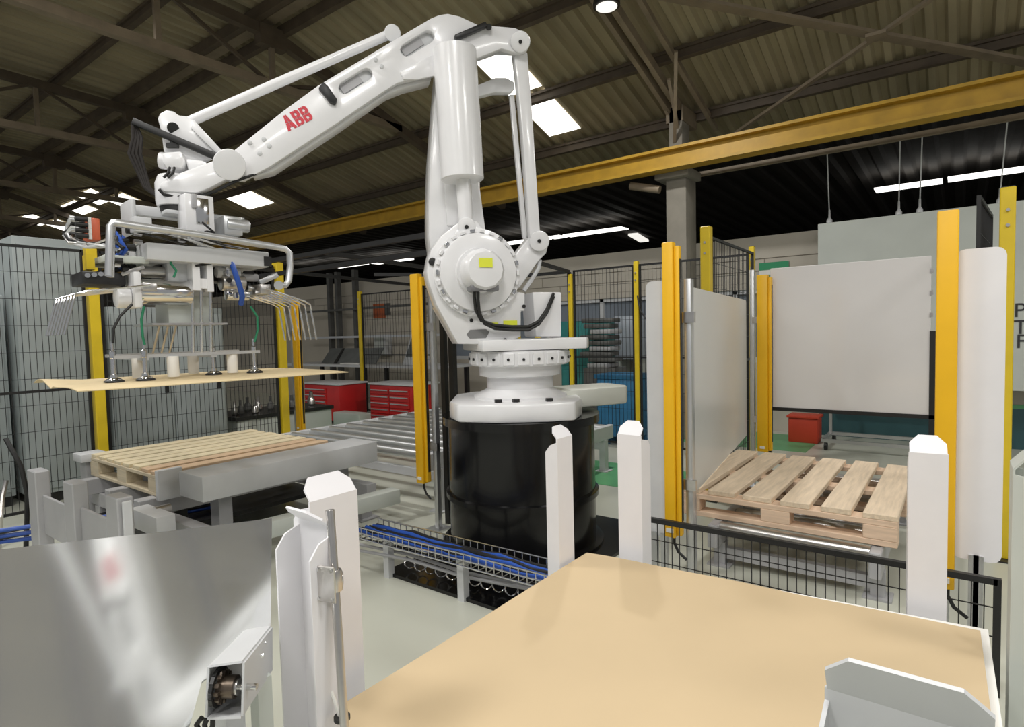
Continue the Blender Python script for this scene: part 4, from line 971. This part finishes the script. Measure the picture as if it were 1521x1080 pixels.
# ================================================================== FOREGROUND STACK
SZ = .55
A = V((-1.0, 1.73, SZ)); B = V((.06, 1.83, SZ)); D = V((.085, .66, SZ)); Cc = V((-1.0, .64, SZ))
pallet('stack_pallet', (-.47, 1.2, 0), 1.0, 1.1, 'wooden pallet under the stack of white sheets', n=6, bw=.1, seed=2)
smesh = None; nS = 26; z = .146; rnd = random.Random(11)
for k in range(nS):
    th = (SZ-.005-.146)/nS
    if smesh is None:
        c0 = (A+B+Cc+D)/4
        o = MB().quadsheet(A-V((0, 0, SZ)), B-V((0, 0, SZ)), D-V((0, 0, SZ)), Cc-V((0, 0, SZ)), th*.97, 1, 1).build('white_sheet', PAPER, smooth=0, origin=(c0.x, c0.y, -th*.97))
        smesh = o
        tag(o, 'thin white board sheet in the stack under the brown sheet', 'sheet', 'white sheets in the stack')
    else: o = dup(smesh, (0, 0, 0))
    o.location = V((c0.x+rnd.uniform(-.006, .006), c0.y+rnd.uniform(-.004, .008), z)); o.rotation_euler = (0, 0, rnd.uniform(-.004, .004)); z += th
def warp(a, b):
    # a along the back edge, b towards the camera
    return V((0, 0, .0028*sin(a*5.2+.4)*(1-b)+.0012*sin(a*17)*max(0, 1-b*6)+.001*sin(b*7+a*3)+.0095))
mb = MB(); ins = .012
mb.quadsheet(A+V((ins, -.03, 0)), B+V((-.014, -.048, 0)), D+V((-.014, ins, 0)), Cc+V((ins, ins, 0)), .004, 40, 40, warp)
tag(mb.build('kraft_top_sheet', KRAFT, smooth=60, origin=((A+D)/2).xy.to_3d()+V((0, 0, SZ))), 'large brown kraft paper sheet lying on top of the white stack', 'sheet')

# ------------------------------------------------ bent sheet metal guide posts
def guide(x, y, face, label, zt=1.0, w=.115, fl=.06, m_=POWDER, z0=0, tabl=.055, ang=50, tilt=0):
    """web stands at (x, y), its inner side looks along 'face' (degrees); flanges and flared tab go the other way"""
    th = .004; q = radians(face); nx = V((cos(q), sin(q), 0)); ny = V((-sin(q), cos(q), 0))
    t = thing('sheet_guide', (x, y, z0), label, 'guide post')
    def pt(n_, s, z): return V((x, y, z))+nx*n_+ny*s
    h = w/2; c = .018
    web = MB(); web.prism([pt(0, -h, z0), pt(0, h, z0), pt(0, h, zt), pt(0, -h, zt)], nx*-th); web.build('web', m_, t, smooth=0)
    for s in (-1, 1):
        mb = MB(); e = s*h
        mb.prism([pt(-th, e, z0), pt(-fl, e, z0), pt(-fl, e, zt-.045), pt(-fl+c, e, zt-.022), pt(-th, e, zt-.012)], ny*(-s*th)); mb.build('flange', m_, t, smooth=0)
    a = radians(ang); dx, dz = -cos(a)*tabl, sin(a)*tabl
    mb = MB(); up_ = V((0, 0, 0))
    mb.prism([pt(0, -h+.002, zt), pt(0, h-.002, zt), pt(dx*.55, h-.002, zt+dz*.55), pt(dx, h-.022, zt+dz), pt(dx, -h+.022, zt+dz), pt(dx*.55, -h+.002, zt+dz*.55)], -(nx*sin(a)+ZV*cos(a))*th)
    mb.build('flared_tab', m_, t, smooth=0)
    MB().box(pt(-fl/2, 0, z0+.003), (.1, .15, .006), (nx, ny, ZV)).build('foot_plate', m_, t, smooth=0)
    return t
p = aZ(842, 846, SZ); guide(A.x+.0, p.y+.03, 0, 'white bent metal guide post in front of the black drum', zt=.965, w=.09, fl=.045, tabl=.045)
p = aZ(522, 1020, SZ); guide(A.x-.055, p.y-.01, 0, 'white bent metal guide post behind the steel rod with clamp', zt=.965, w=.12, fl=.06)
p = aZ(935, 831, SZ); guide(p.x-.01, p.y+.03, 270, 'white bent metal guide post left of the yellow gate light curtain', zt=.955, w=.085, fl=.07)
p = aZ(1372, 911, SZ); guide(p.x+.005, p.y+.03, 276, 'wide white bent metal guide post before the light curtain beside the tall white panel', zt=.962, w=.085, fl=.06)
guide(.092, 1.68, 180, 'pale bent metal guide post at the right side of the stack by the mesh fence', zt=.985, w=.1, fl=.075, m_=PALEG)
guide(-.035, .605, 90, 'grey bent metal guide post with rounded shoulders at the front of the brown sheet', zt=.963, w=.125, fl=.05, tabl=.05, ang=62, m_=LGREY)
guide(-.88, .60, 90, 'white bent metal guide post beside the polished plate', zt=.985, w=.10, fl=.05, tabl=.05, ang=40)

# ------------------------------------------------ steel rod with cross clamp and sensor
rt_ = at(490, 757, .99); rb2 = at(512, 1085, .97)
d = (rb2-rt_).normalized(); k_ = (0.02-rt_.z)/d.z; rb3 = rt_+d*k_
t = thing('clamp_rod', (rb3.x, rb3.y, 0), 'upright steel rod with a square cross clamp and small sensor cable', 'rod')
MB().cyl(rt_, rb3, .0072, seg=20).build('rod', STEEL, t, bevel=.001)
MB().box((rb3.x, rb3.y, .01), (.06, .06, .02)).build('foot', STEEL, t, smooth=0)
cc = at(484, 868, .965); hf = (rt_-CP); hf.z = 0; hf.normalize(); hr = V((hf.y, -hf.x, 0))
plx = (hr*.8-hf*.6).normalized(); pln = plx.cross(ZV)
cp = MB().box(cc+hf*.0, (.036, .004, .06), (plx, pln, ZV)).build('clamp_plate', STEEL, t, bevel=.0015, bseg=1)
for i in (-1, 1):
    for j in (-1, 1): MB().cyl(cc+hf*.0+plx*.013*i+ZV*.024*j-pln*.003, cc+hf*.0+plx*.013*i+ZV*.024*j+pln*.004, .003, seg=8).build('screw', CHROME, cp)
ctr = rt_+d*((cc.z-rt_.z)/d.z)
MB().cyl(ctr-hr*.018+hf*.004, ctr+hr*.014+hf*.004, .011, seg=20).build('clamp_barrel', STEEL, t, bevel=.002)
MB().lathe(ctr-ZV*.018, ZV, [(.0125, 0), (.0135, .008), (.0135, .026), (.0115, .034)], 20).build('clamp_collar', STEEL, t)
s0 = at(487, 895, 1.0); MB().cyl(s0, s0-ZV*.02, .006, seg=12).build('sensor', BLACK, t)
MB().tube([s0-ZV*.02, at(486, 930, 1.0), at(482, 985, 1.0), at(486, 1010, 1.0), at(497, 1040, .99), at(506, 1070, .985)], .003, 8).build('sensor_cable', PAPER, t)
for y in (938, 988):
    for x in (479, 489): MB().lathe(at(x, y, 1.01), -hf, [(.003, 0), (.003, .004)], 8).build('screw', BLACK, t)
mb = MB(); c_ = at(508, 1066, .985); mb.lathe(c_-ZV*.003, ZV, [(.0135, 0), (.0135, .006)], 16); mb.build('cable_tie', BLACK, t)

# ------------------------------------------------ polished sloping plate with chain conveyor
logo_p = RP(447, 178, .09); pp = at(170, 845, 1.0); di = (pp-CP).normalized(); do = (logo_p-pp).normalized()
mn = (do-di).normalized()
def MP(x, y): return aPl(x, y, pp, mn)
t = thing('polished_plate', (pp.x, pp.y, 0), 'wide polished metal chute plate mirroring the robot in a soft blur', 'chute plate')
ed_ = [(-140, 832), (0, 816), (250, 789), (404, 770), (402, 930), (300, 1012), (262, 1150), (-140, 1150)]
MB().prism([MP(x, y) for x, y in ed_], -mn*.004).build('sheet', PLATE, t, smooth=0)
tn_, tf_ = .80, .99
qn = [(311, 992), (360, 985), (358, 1064), (308, 1066)]; qf = [(364, 938), (402, 932), (402, 996), (364, 1000)]
for i_ in range(4):
    a_, b_ = i_, (i_+1) % 4
    quad = [at(*qn[a_], tn_), at(*qn[b_], tn_), at(*qf[b_], tf_), at(*qf[a_], tf_)]
    nn = (quad[1]-quad[0]).cross(quad[3]-quad[0]).normalized()
    MB().prism(quad, nn*.003).build('channel_wall', LGREY, t, smooth=0)
sc = at(336, 1020, .815); spn = (at(360, 1020, .8)-at(311, 1020, .8)).normalized(); sz_ = spn.cross(fw).normalized(); sf = spn.cross(sz_)
sp = MB(); sp.lathe(sc-spn*.008, spn, [(.015, 0), (.015, .022)], 24)
for k in range(12):
    q = 2*pi*k/12; rr = sf*cos(q)+sz_*sin(q); sp.box(sc-spn*.004+rr*.0175, (.008, .005, .006), (rr, spn.cross(rr), spn))
sp.build('sprocket', mat('bronze_dark', (.14, .11, .085), .35, .8), t)
MB().cyl(sc-spn*.02, sc+spn*.042, .0045, seg=14).build('shaft', CHROME, t)
MB().cyl(sc+spn*.012, sc+spn*.018, .011, seg=14).build('shaft_collar', STEEL, t)
for k in range(16):
    q = 2*pi*k/16; rr = sf*cos(q)+sz_*sin(q); MB().box(sc-spn*.010+rr*.0225, (.006, .009, .005), (rr, spn.cross(rr), spn)).build('chain_link', DARK, t)
for x, y, tt in ((385, 957, .93), (381, 975, .9)):
    c_ = at(x, y, tt)-hr*-.004; MB().cyl(c_, c_+hr*.006, .003, seg=10).build('bolt', CHROME, t)
gl_ = at(388, 1030, .95); MB().bb(gl_.x-.012, gl_.x+.012, gl_.y-.012, gl_.y+.012, 0, at(388, 1003, .95).z).build('leg', PALEG, t, smooth=0)
for k in range(3):
    MB().tube([at(300+8*k, 1066, .9), at(292+12*k, 1076, .9), at(300+6*k, 1100, .9), at(320, 1130, .9)], .004, 8).build('cable', BLACK, t)
for x, y in ((60, 900), (330, 830)):
    p = MP(x, y); MB().bb(p.x-.02, p.x+.02, p.y-.02, p.y+.02, 0, p.z-.03).build('leg', LGREY, t, smooth=0)

# ================================================================== BACKGROUND THINGS
def tool_cabinet(pxl, pxr, pyt, Yc, label, cols=1, h=None):
    a = aY(pxl, pyt, Yc); b = aY(pxr, pyt, Yc); h = a.z; w_ = b.x-a.x
    t = thing('tool_cabinet', ((a.x+b.x)/2, Yc, 0), label, 'tool cabinet')
    MB().bb(a.x, b.x, Yc, Yc+.5, .06, h).build('body', RED, t, bevel=.01)
    MB().bb(a.x-.02, b.x+.02, Yc-.02, Yc+.52, h, h+.025).build('worktop', LGREY, t, bevel=.004)
    for x in (a.x+.06, b.x-.06):
        for y in (Yc+.06, Yc+.44): MB().cyl((x-.015, y, .03), (x+.015, y, .03), .03, seg=12).build('caster', BLACK, t)
    n = 5; dw = (w_*.62 if cols == 1 else w_*.45)
    for c in range(cols):
        for k in range(n):
            z0 = .1+(h-.14)*k/n; z1 = .1+(h-.14)*(k+1)/n-.012; xa = a.x+.02+c*(dw+.015)
            dr = MB().bb(xa, xa+dw, Yc-.015, Yc, z0, z1).build('drawer', RED, t, bevel=.003, bseg=1)
            MB().bb(xa+.02, xa+dw-.02, Yc-.028, Yc-.015, z1-.03, z1-.015).build('handle', ALU, dr, smooth=0)
tool_cabinet(452, 503, 570, 5.4, 'bright red tool cabinet with one row of drawers')
tool_cabinet(549, 612, 571, 5.65, 'darker red tool cabinet with two columns of drawers', 2)
a = aY(494, 612, 5.15); b = aY(533, 612, 5.15)
tag(MB().bb(a.x, b.x, 5.15, 5.36, 0, a.z).build('white_box', PALEG, bevel=.015), 'plain white box on the floor beside the bright red tool cabinet', 'box')
# bench with tilted dark panel behind the cabinets
t = thing('work_bench', (-8.2, 6.9, 0), 'long workbench with papers behind the red tool cabinets', 'workbench')
MB().bb(-10.2, -6.2, 6.45, 7.2, .78, .82).build('top', LGREY, t, smooth=0)
for x in (-10.1, -8.2, -6.3):
    for y in (6.65, 7.15): MB().bb(x-.03, x+.03, y-.03, y+.03, 0, .78).build('leg', DARK, t, smooth=0)
p0 = aY(478, 518, 6.75); p1 = aY(556, 522, 6.75)
t = thing('tilted_display', (p0.x+.4, 6.75, .82), 'tilted dark grey display board standing on the workbench', 'display')
MB().prism([V((p0.x, 6.95, p0.z)), V((p1.x, 6.95, p0.z)), V((p1.x+.12, 6.65, .82)), V((p0.x+.1, 6.65, .82))], (0, .03, 0)).build('board', SCREEN, t, smooth=0)
MB().prism([V((p0.x+.38, 6.94, p0.z)), V((p0.x+.43, 6.94, p0.z)), V((p0.x+.58, 6.63, .82)), V((p0.x+.5, 6.63, .82))], (0, -.01, 0)).build('strap', BLACK, t, smooth=0)
for px, py, w_, h, m_, lab in ((520, 562, .45, .02, PAPER, 'white paper sheet lying on the workbench'), ):
    p = aY(px, py, 6.5); tag(MB().box((p.x, 6.55, .832), (.5, .12, .02)).build('paper_pile', PAPER, smooth=0), lab, 'paper')
p = aY(600, 540, 6.6)
t = thing('control_terminal', (p.x, 6.75, .82), 'pale terminal with sloped face behind the slim light curtain', 'terminal')
MB().prism([V((p.x-.1, 6.9, .82)), V((p.x+.3, 6.9, .82)), V((p.x+.3, 6.9, 1.35)), V((p.x+.15, 6.9, 1.35))], (0, -.25, 0)).build('body', LGREY, t, bevel=.01)
MB().prism([V((p.x+.0, 6.64, .95)), V((p.x+.2, 6.64, .95)), V((p.x+.27, 6.64, 1.28)), V((p.x+.17, 6.64, 1.28))], (0, .01, 0)).build('screen', SCREEN, t, smooth=0)
a = aY(555, 452, 7.78); b = aY(570, 472, 7.78)
t = thing('hanging_sign', (a.x, 7.78, b.z), 'orange notice board hung on the far wall above the tool cabinets', 'sign')
MB().bb(a.x, b.x+.05, 7.76, 7.79, b.z, a.z).build('board', SIGNO, t, bevel=.004)
MB().bb(b.x+.05, b.x+.2, 7.765, 7.79, b.z+.05, a.z).build('side_board', BENCH, t, smooth=0)
t = thing('wall_cabinet', (aY(562, 510, 7.6).x, 7.6, aY(562, 530, 7.6).z), 'small white wall box with drawers on the far wall', 'wall box')
a = aY(555, 497, 7.6); b = aY(573, 527, 7.6)
MB().bb(a.x, b.x, 7.6, 7.78, b.z, a.z).build('body', LGREY, t, bevel=.006)
for k in range(3):
    z = b.z+(a.z-b.z)*(k+.5)/3; MB().bb(a.x+.02, b.x-.02, 7.59, 7.6, z-.06, z+.06).build('drawer', PALEG, t, bevel=.003, bseg=1)
for px in (492, 504, 530):
    p = aY(px, 480, 7.55); tag(MB().bb(p.x-.04, p.x+.04, 7.5, 7.6, 0, 2.6).build('pipe_upright', BENCH, smooth=0), 'dark upright steel strut before the far brown wall', 'strut', 'struts on the far wall')
for py in (458, 500):
    p = aY(540, py, 7.45); tag(MB().bb(-11, -7.0, 7.42, 7.46, p.z-.02, p.z+.02).build('wall_pipe', BENCH if py < 480 else ALU, smooth=0), ('dark horizontal pipe along the far wall' if py < 480 else 'light horizontal rail along the far wall'), 'pipe')
# machines behind the robot
Ym = 6.4
a = aY(832, 478, Ym+.4); b = aY(888, 552, Ym+.4)
t = thing('teal_machine', (a.x+.3, Ym+.6, 0), 'dark teal machine housing behind the robot', 'machine')
MB().bb(a.x, b.x, Ym+.4, Ym+.9, .25, a.z).build('housing', TEAL, t, bevel=.015)
MB().bb(a.x-.05, b.x+.0, Ym+.5, Ym+.92, 0, .25).build('base', BENCH, t, bevel=.01)
for k in range(2): MB().bb(a.x+.03, b.x-.03, Ym+.385, Ym+.4, .4+.45*k, .78+.45*k).build('door', TEAL, t, bevel=.006)
a = aY(884, 472, Ym+.3); b = aY(916, 545, Ym+.3)
for k in range(9):
    z0 = b.z+(a.z-b.z)*k/9; z1 = b.z+(a.z-b.z)*(k+1)/9-.012
    if k == 0: z0_ = z0
    tag(MB().box(((a.x+b.x)/2+.05*sin(k*2.3), Ym+.22, (z0+z1)/2), (b.x-a.x+.06*(k % 3), .3, z1-z0), (rotz((1, 0, 0), .12*sin(k)), rotz((0, 1, 0), .12*sin(k)), ZV)).build('folded_tarp', BENCH if k % 3 else GREY, bevel=.015), ('dark folded tarp in the pile between teal machine and white box' if k % 3 else 'grey folded tarp in the pile between teal machine and white box'), 'tarp', 'pile of tarps')
tag(MB().bb(a.x-.05, b.x+.1, Ym+.06, Ym+.38, 0, z0_).build('tarp_stand', BENCH, bevel=.01), 'dark stand under the pile of folded tarps', 'stand')
a = aY(908, 470, Ym+.9); b = aY(950, 535, Ym+.9)
t = thing('white_machine_box', (a.x+.2, Ym+.9, 0), 'bluish white machine box behind the lemon fence post', 'machine')
MB().bb(a.x, b.x, Ym+.96, Ym+1.3, b.z, a.z).build('housing', mat('bluish_white', (.45, .49, .55), .4), t, bevel=.015)
for x in (a.x+.05, b.x-.05): MB().bb(x-.03, x+.03, Ym+.98, Ym+1.28, 0, b.z).build('leg', PALEG, t, smooth=0)
Ym -= .32; a = aY(885, 556, Ym-.1); b = aY(944, 632, Ym-.1)
t = thing('blue_container', (a.x+.3, Ym, 0), 'blue plastic container on the floor behind the robot base', 'container')
MB().bb(a.x, b.x, Ym-.1, Ym+.30, .1, a.z-.05).build('body', BLUE, t, bevel=.02)
MB().bb(a.x-.025, b.x+.025, Ym-.11, Ym+.32, a.z-.05, a.z).build('rim', BLUE, t, bevel=.008)
for x in (a.x+.06, b.x-.06):
    for y in (Ym-.02, Ym+.22): MB().bb(x-.05, x+.05, y-.05, y+.05, 0, .1).build('foot', BLUE, t, smooth=0)
